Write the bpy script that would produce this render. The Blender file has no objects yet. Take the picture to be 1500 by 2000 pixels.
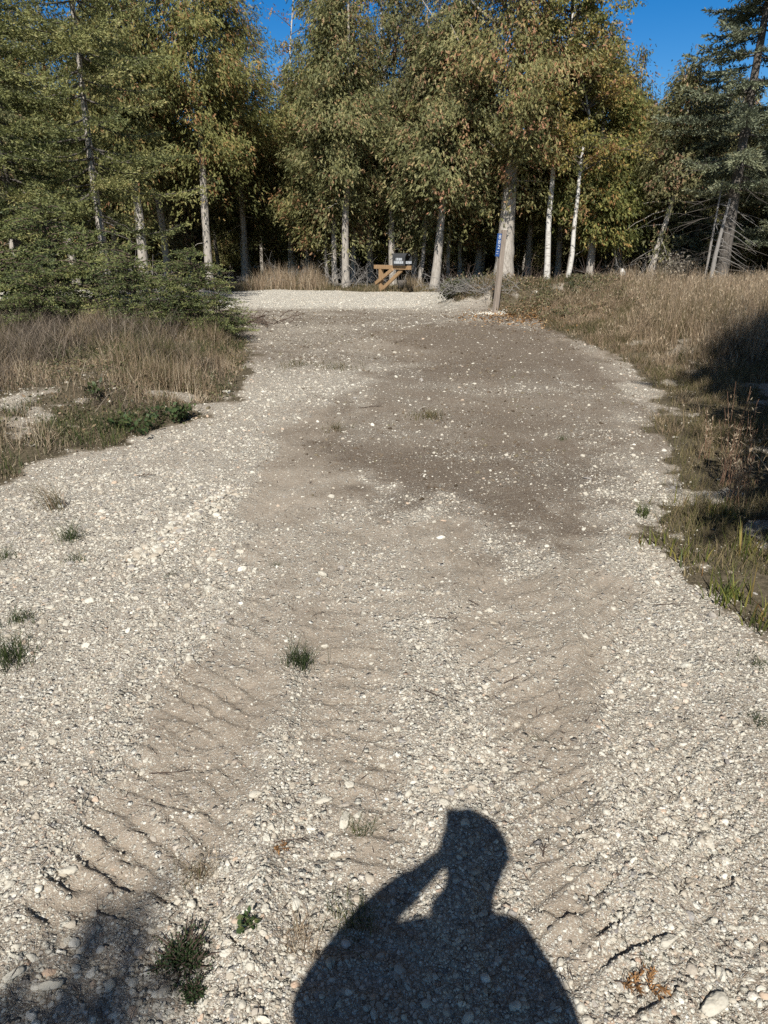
import bpy, math
import numpy as np
from math import radians, pi, sin, cos

rng = np.random.default_rng(11)
SC = bpy.context.scene
COL = SC.collection

# ------------------------------------------------------------------ camera maths
FPX = 1386.0
PITCH = radians(20.5)
CAM = np.array([0.0, 0.0, 1.6])
SUN_EL = radians(43.5)
SUN_AZ = radians(7.06)
LDIR = np.array([cos(SUN_EL) * sin(SUN_AZ), cos(SUN_EL) * cos(SUN_AZ), -sin(SUN_EL)])


def ray(px, py):
    x = (px - 750.0) / FPX
    y = -(py - 1000.0) / FPX
    return np.array([x, cos(PITCH) + y * sin(PITCH), -sin(PITCH) + y * cos(PITCH)])


def at(px, py, Y):
    d = ray(px, py)
    return CAM + d * (Y / d[1])


def ss(a, b, x):
    t = np.clip((np.asarray(x, float) - a) / (b - a), 0, 1)
    return t * t * (3 - 2 * t)


def hash2(ix, iy, seed):
    h = (ix.astype(np.int64) * 374761393 + iy.astype(np.int64) * 668265263 + seed * 974634777) & 0xFFFFFFFF
    h = ((h ^ (h >> 13)) * 1274126177) & 0xFFFFFFFF
    h = (h ^ (h >> 16)) & 0xFFFFFF
    return h / float(0xFFFFFF)


def vnoise(x, y, seed=0):
    x = np.asarray(x, float); y = np.asarray(y, float)
    ix = np.floor(x); iy = np.floor(y)
    fx = x - ix; fy = y - iy
    ux = fx * fx * (3 - 2 * fx); uy = fy * fy * (3 - 2 * fy)
    a = hash2(ix, iy, seed); b = hash2(ix + 1, iy, seed)
    c = hash2(ix, iy + 1, seed); d = hash2(ix + 1, iy + 1, seed)
    return (a + (b - a) * ux) * (1 - uy) + (c + (d - c) * ux) * uy


def fbm(x, y, seed=0, octv=4):
    s = 0.0; a = 0.5; t = 0.0
    for k in range(octv):
        s = s + a * vnoise(x * 2 ** k, y * 2 ** k, seed + k * 17); t += a; a *= 0.5
    return s / t


def base_z(x, y):
    return 0.33 * ss(5, 16, y) + 0.07 * ss(16, 23, y)


def gpt(px, py):
    """point of the (smooth) terrain under an image point"""
    d = ray(px, py)
    z = 0.0
    for _ in range(30):
        t = (1.6 - z) / -d[2]
        P = CAM + d * t
        z = float(base_z(P[0], P[1]))
    return P[:2].copy()


def gpoly(pts):
    return np.array([gpt(*q) for q in pts])


def sdist(x, y, poly):
    """signed distance to polygon, negative inside"""
    x = np.asarray(x, float); y = np.asarray(y, float)
    d2 = np.full(x.shape, 1e18); ins = np.zeros(x.shape, bool)
    n = len(poly)
    for i in range(n):
        ax, ay = poly[i]; bx, by = poly[(i + 1) % n]
        ex, ey = bx - ax, by - ay
        wx, wy = x - ax, y - ay
        t = np.clip((wx * ex + wy * ey) / (ex * ex + ey * ey + 1e-12), 0, 1)
        d2 = np.minimum(d2, (wx - ex * t) ** 2 + (wy - ey * t) ** 2)
        c = ((ay <= y) & (by > y)) | ((by <= y) & (ay > y))
        xx = ax + (y - ay) / (by - ay + 1e-15) * ex
        ins ^= c & (x < xx)
    d = np.sqrt(d2)
    return np.where(ins, -d, d)


def inside(x, y, poly, soft):
    return 1 - ss(-soft, soft, sdist(x, y, poly))


# ------------------------------------------------------------------ zones of the ground (metres, from the photo's outline)
LEFT_VEG = np.vstack([gpoly([(-60, 965), (0, 945), (150, 908), (260, 862), (400, 820), (450, 770), (478, 715), (490, 680), (470, 650), (445, 612)]),
                      [[-4.6, 16.0], [-40, 16.0], [-40, 4.6]]])
RIGHT_VEG = np.vstack([gpoly([(1560, 1265), (1500, 1215), (1400, 1170), (1270, 1075), (1275, 1010), (1330, 940), (1300, 880), (1245, 830), (1310, 775), (1190, 700), (1070, 640), (1010, 622)]),
                       [[2.2, 16.0], [1.5, 16.4], [1.3, 17.4], [2.6, 18.4], [40, 18.4], [40, 3.0]]])
FAR_VEG = np.array([[-60, 21.7], [-8, 21.9], [0, 21.9], [3, 21.6], [60, 21.6], [60, 120], [-60, 120]])
ROAD = np.array([[-60, 16.2], [-5, 16.3], [1.0, 16.3], [1.4, 17.6], [2.6, 18.4], [60, 18.4], [60, 21.6], [3, 21.6], [0, 21.9], [-8, 21.9], [-60, 21.7]])
DARK = gpoly([(600, 800), (760, 715), (750, 650), (900, 625), (1060, 640), (1190, 720), (1250, 800), (1275, 900), (1160, 950), (1110, 1050), (1060, 1070), (950, 1050), (900, 1010), (700, 985), (680, 930), (570, 910)])
DARKER = [gpoly([(690, 880), (980, 890), (960, 960), (900, 1000), (705, 985)]), gpoly([(950, 990), (1110, 985), (1100, 1060), (960, 1055)]),
          gpoly([(1140, 965), (1200, 955), (1270, 990), (1260, 1030), (1170, 1030)]), gpoly([(760, 660), (860, 632), (1060, 640), (1080, 680), (900, 690)]),
          gpoly([(980, 930), (1160, 900), (1180, 980), (1010, 990)])]
DIRT = [gpoly(q) for q in (
    [(520, 1120), (430, 1220), (290, 1330), (240, 1460), (160, 1600), (60, 1720), (20, 1810), (230, 1800), (400, 1690), (480, 1560), (500, 1420), (545, 1290), (590, 1200)],
    [(600, 1080), (570, 1200), (600, 1330), (590, 1450), (620, 1560), (680, 1680), (750, 1680), (800, 1560), (810, 1400), (790, 1250), (760, 1150)],
    [(930, 1150), (890, 1250), (940, 1400), (960, 1520), (1010, 1680), (1060, 1800), (1150, 1870), (1190, 1750), (1140, 1600), (1120, 1450), (1190, 1300), (1230, 1150), (1100, 1090)],
    [(430, 1065), (560, 1000), (640, 1010), (900, 1020), (950, 1080), (1010, 1150), (800, 1210), (520, 1200)],
    [(430, 1000), (540, 860), (620, 790), (690, 930), (700, 985), (560, 1040)])]
COBBLE = gpoly([(450, 955), (400, 1000), (345, 1030), (290, 1085), (270, 1110), (291, 1086), (346, 1031), (401, 1001)])
# curved wheel-lug ridges pressed into the dirt
LUGS = [np.array([gpt(*q) for q in l]) for l in (
    [(140, 1665), (165, 1687), (200, 1706), (225, 1725), (255, 1733)], [(150, 1612), (175, 1622), (210, 1650), (235, 1670), (262, 1682)],
    [(80, 1708), (105, 1730), (145, 1747)], [(40, 1770), (65, 1795), (92, 1808)], [(170, 1772), (210, 1790), (245, 1793)], [(240, 1610), (282, 1628)],
    [(1050, 1785), (1100, 1801), (1137, 1797)], [(1140, 1767), (1175, 1745), (1212, 1720)], [(1100, 1705), (1140, 1695), (1182, 1672)],
    [(1180, 1832), (1205, 1810), (1245, 1780)], [(1175, 1892), (1230, 1876), (1265, 1847), (1305, 1840)], [(1375, 1685), (1417, 1670)],
    [(1400, 1750), (1445, 1720)], [(1100, 1660), (1165, 1615)], [(1335, 1635), (1382, 1620)], [(430, 1830), (470, 1868), (505, 1885)], [(430, 1935), (490, 1965)],
    [(300, 1560), (360, 1585), (400, 1590)], [(460, 1560), (505, 1580), (530, 1592)], [(1240, 1990), (1300, 1960), (1350, 1930)], [(290, 1730), (340, 1770)],
    [(60, 1440), (110, 1462)], [(330, 1490), (380, 1500), (420, 1496)], [(640, 1440), (700, 1446), (770, 1440)], [(640, 1380), (720, 1384), (780, 1378)], [(630, 1500), (690, 1508), (760, 1500)],
    [(960, 1440), (1030, 1446), (1090, 1438)], [(950, 1390), (1010, 1395), (1080, 1386)], [(970, 1500), (1040, 1510), (1100, 1500)], [(990, 1560), (1060, 1568), (1120, 1552)], [(300, 1400), (370, 1408), (430, 1400)], [(300, 1450), (370, 1456), (440, 1450)])]


def lug_h(x, y):
    out = np.zeros(np.shape(x))
    for k, L in enumerate(LUGS):
        x0, x1 = L[:, 0].min() - .12, L[:, 0].max() + .12
        y0, y1 = L[:, 1].min() - .12, L[:, 1].max() + .12
        m = (x > x0) & (x < x1) & (y > y0) & (y < y1)
        if not m.any():
            continue
        X = x[m] + (vnoise(x[m] * 40, y[m] * 40, 5) - .5) * .018; Y = y[m] + (vnoise(x[m] * 40, y[m] * 40, 9) - .5) * .018
        # height of the poly-line at X, and taper at its ends
        o = np.argsort(L[:, 0])
        ly = np.interp(X, L[o, 0], L[o, 1])
        s = ly - Y                                            # >0 : nearer the camera than the lip
        end = ss(-.02, .03, np.minimum(X - L[:, 0].min(), L[:, 0].max() - X))
        a = (0.016 if k < 21 else 0.005) * (0.75 + 0.5 * vnoise(X * 25, Y * 25, 3))
        prof = np.where(s >= 0, np.clip(1 - s / .085, 0, 1) ** 1.5, np.clip(1 + s / .013, 0, 1))
        dip = -np.where(s < 0, np.clip(1 + (s + .013) / .05, 0, 1) * np.clip(-s / .013, 0, 1), 0) * .4
        out[m] += a * end * (prof + dip)
    return out


def rut_h(x, y):
    """two wheel ruts and the fine cross ribs their treads pressed into the dirt, with low gravel berms between"""
    nearm = ss(.95, 1.3, y) * (1 - ss(4.2, 6.0, y))
    wob = (fbm(x * 2, y * 1.2, 81, 3) - .5) * .16
    out = np.zeros(np.shape(x))
    for xc, hw, sl in ((-.70, .24, .55), (-.10, .20, .08), (.52, .21, -.5), (1.0, .2, -.6)):
        c = xc * (1 + .10 * (y - 2)) + wob
        u = (x - c) / hw
        prof = np.exp(-u ** 4)
        ph = (y + sl * (x - c) + .35 * np.sign(sl) * 0 + .10 * u * u * hw + (fbm(x * 9, y * 9, 83, 3) - .5) * .05) / (.072 + .012 * (y - 1.5))
        saw = ph - np.floor(ph)
        rib = np.where(saw < .82, saw / .82, (1 - saw) / .18)
        out += nearm * (-.016 * prof + .012 * np.exp(-((np.abs(u) - 1.25) / .22) ** 2) + .0135 * prof * rib * ss(.22, .5, fbm(x * 3.1, y * 3.1, 87, 3)) * (1 - .6 * ss(2.8, 4.4, y)))
    return out


def masks(x, y):
    wx = x + (fbm(x * 1.7, y * 1.7, 31, 4) - .5) * .45 * np.clip(y / 4, .35, 1.6)
    wy = y + (fbm(x * 1.7, y * 1.7, 57, 4) - .5) * .45 * np.clip(y / 4, .35, 1.6)
    hx = wx + (fbm(x * 7, y * 7, 33, 3) - .5) * .42; hy = wy + (fbm(x * 7, y * 7, 59, 3) - .5) * .42
    sl, sr = sdist(hx, hy, LEFT_VEG), sdist(hx, hy, RIGHT_VEG)
    veg = np.maximum(1 - ss(-.22, .22, sl), 1 - ss(-.2, .2, sr))
    edge = np.maximum(np.exp(-(np.minimum(sl, 0) / 1.3) ** 2), np.exp(-(np.minimum(sr, 0) / 1.0) ** 2) * ss(7.5, 6, y))
    veg = veg * (1 - .75 * np.clip(edge + .3, 0, 1) * ss(.60, .68, fbm(x * 2.6, y * 2.6, 35, 4)))
    veg = np.maximum(veg, inside(wx, wy, FAR_VEG, .25))
    veg = np.where(y < 0.6, np.maximum(veg, ss(3, 6, np.abs(x))), veg)
    road = inside(wx, wy, ROAD, .2)
    dirt = np.zeros(np.shape(x))
    for q in DIRT:
        dirt = np.maximum(dirt, inside(wx, wy, q, .09))
    far = ss(4.6, 5.6, y) * (1 - ss(15.5, 16.5, y))
    ex = wx + (fbm(x * 5, y * 5, 37, 3) - .5) * .8; ey = wy + (fbm(x * 5, y * 5, 39, 3) - .5) * .8
    dark = inside(ex, ey, DARK, .45)
    dk = np.zeros(np.shape(x))
    for q in DARKER:
        dk = np.maximum(dk, inside(ex, ey, q, .3))
    dark = np.clip(dark * (.50 + .72 * fbm(x * .9, y * .9, 71)) + dk * .45, 0, 1)
    n1 = .55 * fbm(x * 3.2, y * 3.2, 91, 4) + .45 * fbm(x * 1.1, y * 1.1, 93, 3)
    gravel = np.clip(1 - dirt * .86 - dark * .75 + (n1 - .5) * 1.7, 0, 1)
    up = ss(8.0, 10.5, y) * (1 - ss(15.6, 16.4, y))
    gravel = np.clip(gravel - far * .2 - up * .3, 0, 1)
    dark = np.maximum(dark, up * (.42 + .45 * ss(.4, .65, fbm(x * .8, y * 1.4, 73))))
    gravel = np.maximum(gravel, road)
    veg = veg * (1 - .45 * np.exp(-(((x - 1.95) / .55) ** 2 + ((y - 16.2) / .35) ** 2)))
    return dict(veg=np.clip(veg, 0, 1), road=road * (1 - veg), gravel=gravel * (1 - veg * .8), dark=dark * (1 - road), dirt=dirt)


def H(x, y, fine=True):
    x = np.asarray(x, float); y = np.asarray(y, float)
    z = base_z(x, y)
    # plateau to the right of the drive, in front of the road; left bank
    pl = ss(-.2, 2.0, -sdist(x, y, RIGHT_VEG))
    z = z + pl * (.10 + .22 * ss(13, 16, y) * (1 - ss(19, 22, y)) * ss(1.5, 3.4, x))
    z = z + .42 * np.exp(-(((x - 2.3) / .8) ** 2 + ((y - 16.9) / .8) ** 2)) + .25 * np.exp(-(((x - 4.2) / 1.6) ** 2 + ((y - 17.0) / 1.0) ** 2))
    z = z + .22 * ss(0, 1.4, -sdist(x, y, LEFT_VEG))
    z = z + (fbm(x * .35, y * .35, 3, 3) - .5) * .16 * ss(3, 8, np.abs(y)) + (fbm(x * 1.3, y * 1.3, 6, 3) - .5) * .05
    if fine:
        near = 1 - ss(5, 12, np.abs(y))
        z = z + (fbm(x * 9, y * 9, 13, 3) - .5) * .022 * near + (fbm(x * 45, y * 45, 19, 2) - .5) * .007 * near
        # shallow wheel ruts with raised gravel berms between
        z = z + lug_h(x, y) + rut_h(x, y)
    return z


# ------------------------------------------------------------------ mesh helpers
def make_obj(name, V, F, mats, parent=None, attrs=None, smooth=False, mat_idx=None):
    V = np.ascontiguousarray(V, np.float32); F = np.ascontiguousarray(F, np.int32)
    me = bpy.data.meshes.new(name)
    k = F.shape[1]
    me.vertices.add(len(V)); me.vertices.foreach_set('co', V.ravel())
    me.loops.add(F.size); me.loops.foreach_set('vertex_index', F.ravel())
    me.polygons.add(len(F)); me.polygons.foreach_set('loop_start', np.arange(0, F.size, k, dtype=np.int32))
    me.polygons.foreach_set('use_smooth', np.full(len(F), bool(smooth)))
    for m in (mats if isinstance(mats, (list, tuple)) else [mats]):
        me.materials.append(m)
    if mat_idx is not None:
        me.polygons.foreach_set('material_index', np.asarray(mat_idx, np.int32))
    me.update(calc_edges=True)
    for a, v in (attrs or {}).items():
        at_ = me.attributes.new(a, 'FLOAT', 'POINT'); at_.data.foreach_set('value', np.ascontiguousarray(v, np.float32))
    o = bpy.data.objects.new(name, me); COL.objects.link(o)
    if parent is not None:
        o.parent = parent
    return o


class MB:
    """collects quads; build() links them as one mesh object"""
    def __init__(s):
        s.V = []; s.F = []; s.T = []; s.n = 0

    def add(s, V, F, T=None):
        V = np.asarray(V, float).reshape(-1, 3); F = np.asarray(F, int)
        if F.shape[1] == 3:
            F = np.hstack([F, F[:, 2:3]])
        s.V.append(V); s.F.append(F + s.n)
        s.T.append(np.full(len(V), .5) if T is None else np.broadcast_to(np.asarray(T, float), (len(V),)))
        s.n += len(V)
        return s

    def box(s, c, size, R=None, t=.5):
        c = np.array(c, float); h = np.array(size, float) / 2
        q = np.array([[a, b, d] for a in (-1, 1) for b in (-1, 1) for d in (-1, 1)], float) * h
        if R is not None:
            q = q @ np.asarray(R).T
        return s.add(q + c, [[0, 1, 3, 2], [4, 6, 7, 5], [0, 4, 5, 1], [2, 3, 7, 6], [0, 2, 6, 4], [1, 5, 7, 3]], t)

    def tube(s, path, rad, sides=7, t=.5, cap=True):
        path = np.asarray(path, float); n = len(path)
        rad = np.broadcast_to(np.asarray(rad, float), (n,))
        tan = np.gradient(path, axis=0); tan /= np.linalg.norm(tan, axis=1)[:, None] + 1e-12
        ref = np.array([0, 0, 1.]) if abs(tan[0, 2]) < .8 else np.array([1., 0, 0])
        u = np.cross(tan, ref); u /= np.linalg.norm(u, axis=1)[:, None] + 1e-12
        w = np.cross(tan, u)
        a = np.arange(sides) * 2 * pi / sides
        V = path[:, None, :] + rad[:, None, None] * (np.cos(a)[None, :, None] * u[:, None, :] + np.sin(a)[None, :, None] * w[:, None, :])
        i = np.arange(n - 1)[:, None] * sides; j = np.arange(sides)[None, :]; j2 = (j + 1) % sides
        F = np.stack([i + j, i + j2, i + sides + j2, i + sides + j], -1).reshape(-1, 4)
        s.add(V.reshape(-1, 3), F, np.repeat(np.broadcast_to(np.asarray(t, float), (n,)), sides))
        if cap:
            for e, fl in ((0, 0), (n - 1, 1)):
                ring = V[e]; c = ring.mean(0)
                VV = np.vstack([ring, c]); FF = [[k, (k + 1) % sides, sides, sides] if fl else [(k + 1) % sides, k, sides, sides] for k in range(sides)]
                s.add(VV, np.array(FF)[:, :3], float(np.ravel(t)[0]))
        return s

    def leaves(s, c, d, w, L, W, t):
        c = np.asarray(c, float); n = len(c)
        L = np.broadcast_to(np.asarray(L, float), (n,))[:, None]; W = np.broadcast_to(np.asarray(W, float), (n,))[:, None]
        V = np.stack([c, c + d * L * .45 + w * W * .5, c + d * L, c + d * L * .45 - w * W * .5], 1).reshape(-1, 3)
        F = np.arange(4 * n).reshape(n, 4)
        return s.add(V, F, np.repeat(np.broadcast_to(np.asarray(t, float), (n,)), 4))

    def blades(s, P, h, az, lean, wid, t, curve=1.8, lv=(0, .38, .72, 1.)):
        P = np.asarray(P, float); n = len(P); b = lambda v: np.broadcast_to(np.asarray(v, float), (n,))
        h, az, lean, wid, t = b(h), b(az), b(lean), b(wid), b(t)
        k = len(lv); tt = np.array(lv)
        hz = lean[:, None] * h[:, None] * tt[None] ** curve
        x = P[:, 0:1] + np.cos(az)[:, None] * hz; y = P[:, 1:2] + np.sin(az)[:, None] * hz
        zz = P[:, 2:3] + h[:, None] * tt[None] * np.sqrt(np.clip(1 - (lean[:, None] * tt[None] ** .8) ** 2 * .75, .05, 1))
        wa = az + pi / 2 + rng.normal(0, .9, n)
        ww = wid[:, None] * np.clip(1 - tt ** 1.6, .12, 1)[None] * .5
        A = np.stack([x - np.cos(wa)[:, None] * ww, y - np.sin(wa)[:, None] * ww, zz], -1)
        B = np.stack([x + np.cos(wa)[:, None] * ww, y + np.sin(wa)[:, None] * ww, zz], -1)
        V = np.stack([A, B], 2).reshape(-1, 3)
        i = (np.arange(n) * 2 * k)[:, None] + 2 * np.arange(k - 1)[None]
        F = np.stack([i, i + 1, i + 3, i + 2], -1).reshape(-1, 4)
        return s.add(V, F, np.repeat(t, 2 * k))

    def build(s, name, mat, parent=None, smooth=False):
        V = np.vstack(s.V); F = np.vstack(s.F); T = np.concatenate(s.T)
        o = make_obj(name, V, F, mat, parent, {'tint': T}, smooth)
        bad = (F[:, 2] == F[:, 3])
        if bad.any():
            o.data.validate()
        return o


def norm(v):
    return v / (np.linalg.norm(v, axis=-1, keepdims=True) + 1e-12)


def tag(o, label, cat, group=None, kind=None):
    if label: o['label'] = label
    if cat: o['category'] = cat
    if group: o['group'] = group
    if kind: o['kind'] = kind
    return o


def thing(name, label, cat, loc=(0, 0, 0), rz=0.0, group=None):
    o = bpy.data.objects.new(name, None); COL.objects.link(o)
    o.empty_display_size = .2
    o.location = loc; o.rotation_euler = (0, 0, rz)
    return tag(o, label, cat, group)


def copy_tree(o, parent=None):
    c = o.copy(); COL.objects.link(c)
    if parent is not None:
        c.parent = parent
    for ch in o.children:
        copy_tree(ch, c)
    return c


# ------------------------------------------------------------------ materials
class NT:
    def __init__(s, name):
        s.m = bpy.data.materials.new(name); s.m.use_nodes = True
        s.t = s.m.node_tree; s.t.nodes.clear()
        s.out = s.n('ShaderNodeOutputMaterial')

    def n(s, typ, ins=None, **kw):
        nd = s.t.nodes.new(typ)
        for k, v in kw.items():
            setattr(nd, k, v)
        for k, v in (ins or {}).items():
            sk = nd.inputs[k]
            if isinstance(v, bpy.types.NodeSocket):
                s.t.links.new(v, sk)
            else:
                sk.default_value = v
        return nd

    def math(s, op, a, b=0.0, c=0.0, clamp=False):
        nd = s.t.nodes.new('ShaderNodeMath'); nd.operation = op; nd.use_clamp = clamp
        for k, v in enumerate((a, b, c)):
            if isinstance(v, bpy.types.NodeSocket): s.t.links.new(v, nd.inputs[k])
            else: nd.inputs[k].default_value = v
        return nd.outputs[0]

    def mix(s, f, a, b, blend='MIX'):
        nd = s.t.nodes.new('ShaderNodeMix'); nd.data_type = 'RGBA'; nd.blend_type = blend
        for k, v in ((0, f), (6, a), (7, b)):
            if isinstance(v, bpy.types.NodeSocket): s.t.links.new(v, nd.inputs[k])
            else: nd.inputs[k].default_value = v if k == 0 else (*v, 1)
        return nd.outputs[2]

    def ramp(s, f, stops, interp='LINEAR'):
        nd = s.t.nodes.new('ShaderNodeValToRGB'); nd.color_ramp.interpolation = interp
        e = nd.color_ramp.elements
        while len(e) < len(stops): e.new(.5)
        for k, (p, c) in enumerate(stops):
            e[k].position = p; e[k].color = (*c, 1)
        s.t.links.new(f, nd.inputs[0]); return nd.outputs[0]

    def attr(s, name):
        return s.n('ShaderNodeAttribute', attribute_name=name).outputs['Fac']

    def done(s, color, rough=.8, spec=.3, bump=None, trans=0.0, normal=None, metal=0.0):
        p = s.n('ShaderNodeBsdfPrincipled')
        for k, v in (('Base Color', color), ('Roughness', rough), ('Specular IOR Level', spec), ('Metallic', metal)):
            if isinstance(v, bpy.types.NodeSocket): s.t.links.new(v, p.inputs[k])
            else: p.inputs[k].default_value = (*v, 1) if isinstance(v, tuple) else v
        if normal is not None: s.t.links.new(normal, p.inputs['Normal'])
        sh = p.outputs[0]
        if trans:
            tr = s.n('ShaderNodeBsdfTranslucent')
            if isinstance(color, bpy.types.NodeSocket): s.t.links.new(color, tr.inputs[0])
            else: tr.inputs[0].default_value = (*color, 1)
            mx = s.n('ShaderNodeMixShader', {0: trans, 1: sh, 2: tr.outputs[0]}); sh = mx.outputs[0]
        s.t.links.new(sh, s.out.inputs[0])
        return s.m


def foliage_mat(name, stops, trans=.22, var=.22, rough=.55, spec=.25):
    n = NT(name)
    c = n.ramp(n.attr('tint'), stops)
    if var < .18:
        return n.done(c, rough, spec, trans=trans)
    oi = n.n('ShaderNodeObjectInfo').outputs['Random']
    hs = n.n('ShaderNodeHueSaturation', {'Color': c, 'Hue': n.math('MULTIPLY_ADD', n.math('FRACT', n.math('MULTIPLY', oi, 7.31)), .024, .490), 'Saturation': n.math('MULTIPLY_ADD', n.math('FRACT', n.math('MULTIPLY', oi, 3.7)), .25, .84),
                                         'Value': n.math('MULTIPLY_ADD', oi, var * 2, 1 - var)})
    return n.done(hs.outputs[0], rough, spec, trans=trans)


def bark_mat(name, c0, c1, sc=(9, 9, 1.6), dist=.5):
    n = NT(name)
    co = n.n('ShaderNodeTexCoord').outputs['Object']
    mp = n.n('ShaderNodeMapping', {'Vector': co, 'Scale': (*sc,)}).outputs[0]
    a = n.n('ShaderNodeTexNoise', {'Vector': mp, 'Scale': 4.0, 'Detail': 6.0, 'Roughness': .65}).outputs['Fac']
    b = n.n('ShaderNodeTexNoise', {'Vector': co, 'Scale': 1.6, 'Detail': 3.0}).outputs['Fac']
    c = n.mix(n.math('MULTIPLY', n.math('SUBTRACT', a, .3), 2.2, clamp=True), c0, c1)
    c = n.mix(n.math('MULTIPLY', n.math('SUBTRACT', b, .35), 1.2, clamp=True), c, tuple(v * .75 for v in c1))
    bp = n.n('ShaderNodeBump', {'Height': a, 'Strength': .8, 'Distance': .02}).outputs[0]
    return n.done(c, .9, .1, normal=bp)


M = {}
G_CEDAR = [(0, (.036, .042, .018)), (.3, (.115, .122, .044)), (.55, (.205, .198, .072)), (.72, (.34, .305, .125)), (.8, (.33, .22, .095)), (.9, (.37, .19, .095)), (1, (.27, .15, .08))]
M['cedar'] = foliage_mat('cedar_foliage', G_CEDAR, .3, .2)
M['spruce'] = foliage_mat('spruce_needles', [(0, (.04, .055, .026)), (.4, (.165, .18, .07)), (.75, (.30, .295, .115)), (1, (.40, .34, .15))], .25, .1)
M['blue_spruce'] = foliage_mat('grey_green_needles', [(0, (.04, .052, .036)), (.45, (.15, .168, .108)), (.8, (.26, .27, .16)), (1, (.33, .31, .19))], .15, .1)
M['birch_leaf'] = foliage_mat('birch_leaves', [(0, (.08, .09, .03)), (.4, (.19, .19, .06)), (.7, (.33, .26, .08)), (.9, (.40, .27, .10)), (1, (.28, .14, .07))], .35, .1)
M['low_shrub'] = foliage_mat('low_spruce_needles', [(0, (.03, .043, .022)), (.4, (.115, .138, .055)), (.8, (.23, .24, .085)), (1, (.33, .29, .12))], .2, .12)
M['dry_grass'] = foliage_mat('dry_grass', [(0, (.055, .06, .02)), (.2, (.125, .105, .05)), (.5, (.27, .195, .13)), (.8, (.40, .31, .21)), (1, (.50, .42, .30))], .25, 0.0, .75, .15)
M['green_grass'] = foliage_mat('green_grass', [(0, (.022, .034, .013)), (.45, (.065, .085, .028)), (.8, (.15, .155, .045)), (1, (.30, .24, .11))], .28, 0.0, .6, .2)
M['olive_grass'] = foliage_mat('olive_grass', [(0, (.03, .035, .013)), (.4, (.095, .095, .034)), (.65, (.20, .16, .075)), (.85, (.27, .20, .12)), (1, (.38, .31, .17))], .25, 0.0, .65, .15)
M['brush'] = foliage_mat('dead_weed_stems', [(0, (.05, .04, .03)), (.4, (.12, .095, .07)), (.75, (.23, .185, .14)), (1, (.34, .29, .23))], .15, 0.0, .8, .1)
M['blade'] = foliage_mat('broad_blades', [(0, (.04, .055, .016)), (.5, (.13, .15, .035)), (.8, (.27, .24, .06)), (1, (.30, .17, .07))], .3, 0.0, .5, .25)
M['creeper'] = foliage_mat('creeping_plants', [(0, (.035, .04, .02)), (.4, (.085, .09, .04)), (.7, (.18, .155, .08)), (1, (.26, .18, .11))], .2, .1)
M['weed'] = foliage_mat('weed_leaves', [(0, (.02, .035, .014)), (.6, (.055, .085, .030)), (1, (.13, .13, .05))], .2, .1)
M['litter'] = foliage_mat('fallen_leaves', [(0, (.10, .06, .03)), (.4, (.24, .12, .045)), (.7, (.34, .19, .08)), (1, (.45, .34, .2))], .15, 0.0)
M['dead_wood'] = bark_mat('dead_grey_wood', (.16, .145, .13), (.30, .28, .255), (12, 12, 3))
M['bark'] = bark_mat('cedar_bark', (.20, .175, .145), (.50, .455, .395))
M['dark_bark'] = bark_mat('dark_bark', (.05, .043, .036), (.17, .15, .13))
M['bough'] = bark_mat('grey_brown_boughs', (.07, .06, .05), (.17, .15, .13), (15, 15, 4))
M['twig'] = bark_mat('dry_twigs', (.07, .05, .04), (.15, .11, .085), (20, 20, 5))


def birch_bark():
    n = NT('birch_bark')
    co = n.n('ShaderNodeTexCoord').outputs['Object']
    mp = n.n('ShaderNodeMapping', {'Vector': co, 'Scale': (3., 3., 14.)}).outputs[0]
    a = n.n('ShaderNodeTexNoise', {'Vector': mp, 'Scale': 2.2, 'Detail': 5.0, 'Roughness': .7}).outputs['Fac']
    b = n.n('ShaderNodeTexNoise', {'Vector': co, 'Scale': 5.0, 'Detail': 3.0}).outputs['Fac']
    c = n.mix(n.math('MULTIPLY', n.math('SUBTRACT', a, .56), 9, clamp=True), (.50, .475, .43), (.08, .065, .05))
    c = n.mix(n.math('MULTIPLY', n.math('SUBTRACT', b, .58), 8, clamp=True), c, (.12, .10, .085))
    return n.done(c, .7, .2)


M['birch'] = birch_bark()


def wood_mat(name, c0, c1, axis=(30, 30, 2.0)):
    n = NT(name)
    co = n.n('ShaderNodeTexCoord').outputs['Object']
    mp = n.n('ShaderNodeMapping', {'Vector': co, 'Scale': axis}).outputs[0]
    a = n.n('ShaderNodeTexNoise', {'Vector': mp, 'Scale': 2.0, 'Detail': 5.0, 'Roughness': .6}).outputs['Fac']
    c = n.mix(n.math('MULTIPLY', n.math('SUBTRACT', a, .3), 2.4, clamp=True), c0, c1)
    bp = n.n('ShaderNodeBump', {'Height': a, 'Strength': .5, 'Distance': .01}).outputs[0]
    return n.done(c, .8, .2, normal=bp)


M['post_wood'] = wood_mat('weathered_post_wood', (.17, .135, .105), (.36, .30, .245))
M['new_wood'] = wood_mat('treated_timber', (.23, .14, .07), (.37, .245, .135))


def plain(name, c, rough=.6, spec=.4, metal=0.0, nz=.0):
    n = NT(name)
    co = n.n('ShaderNodeTexCoord').outputs['Object']
    a = n.n('ShaderNodeTexNoise', {'Vector': co, 'Scale': 14.0, 'Detail': 4.0}).outputs['Fac']
    col = n.mix(n.math('MULTIPLY', a, nz), c, tuple(v * .5 for v in c))
    return n.done(col, rough, spec, metal=metal)


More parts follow.
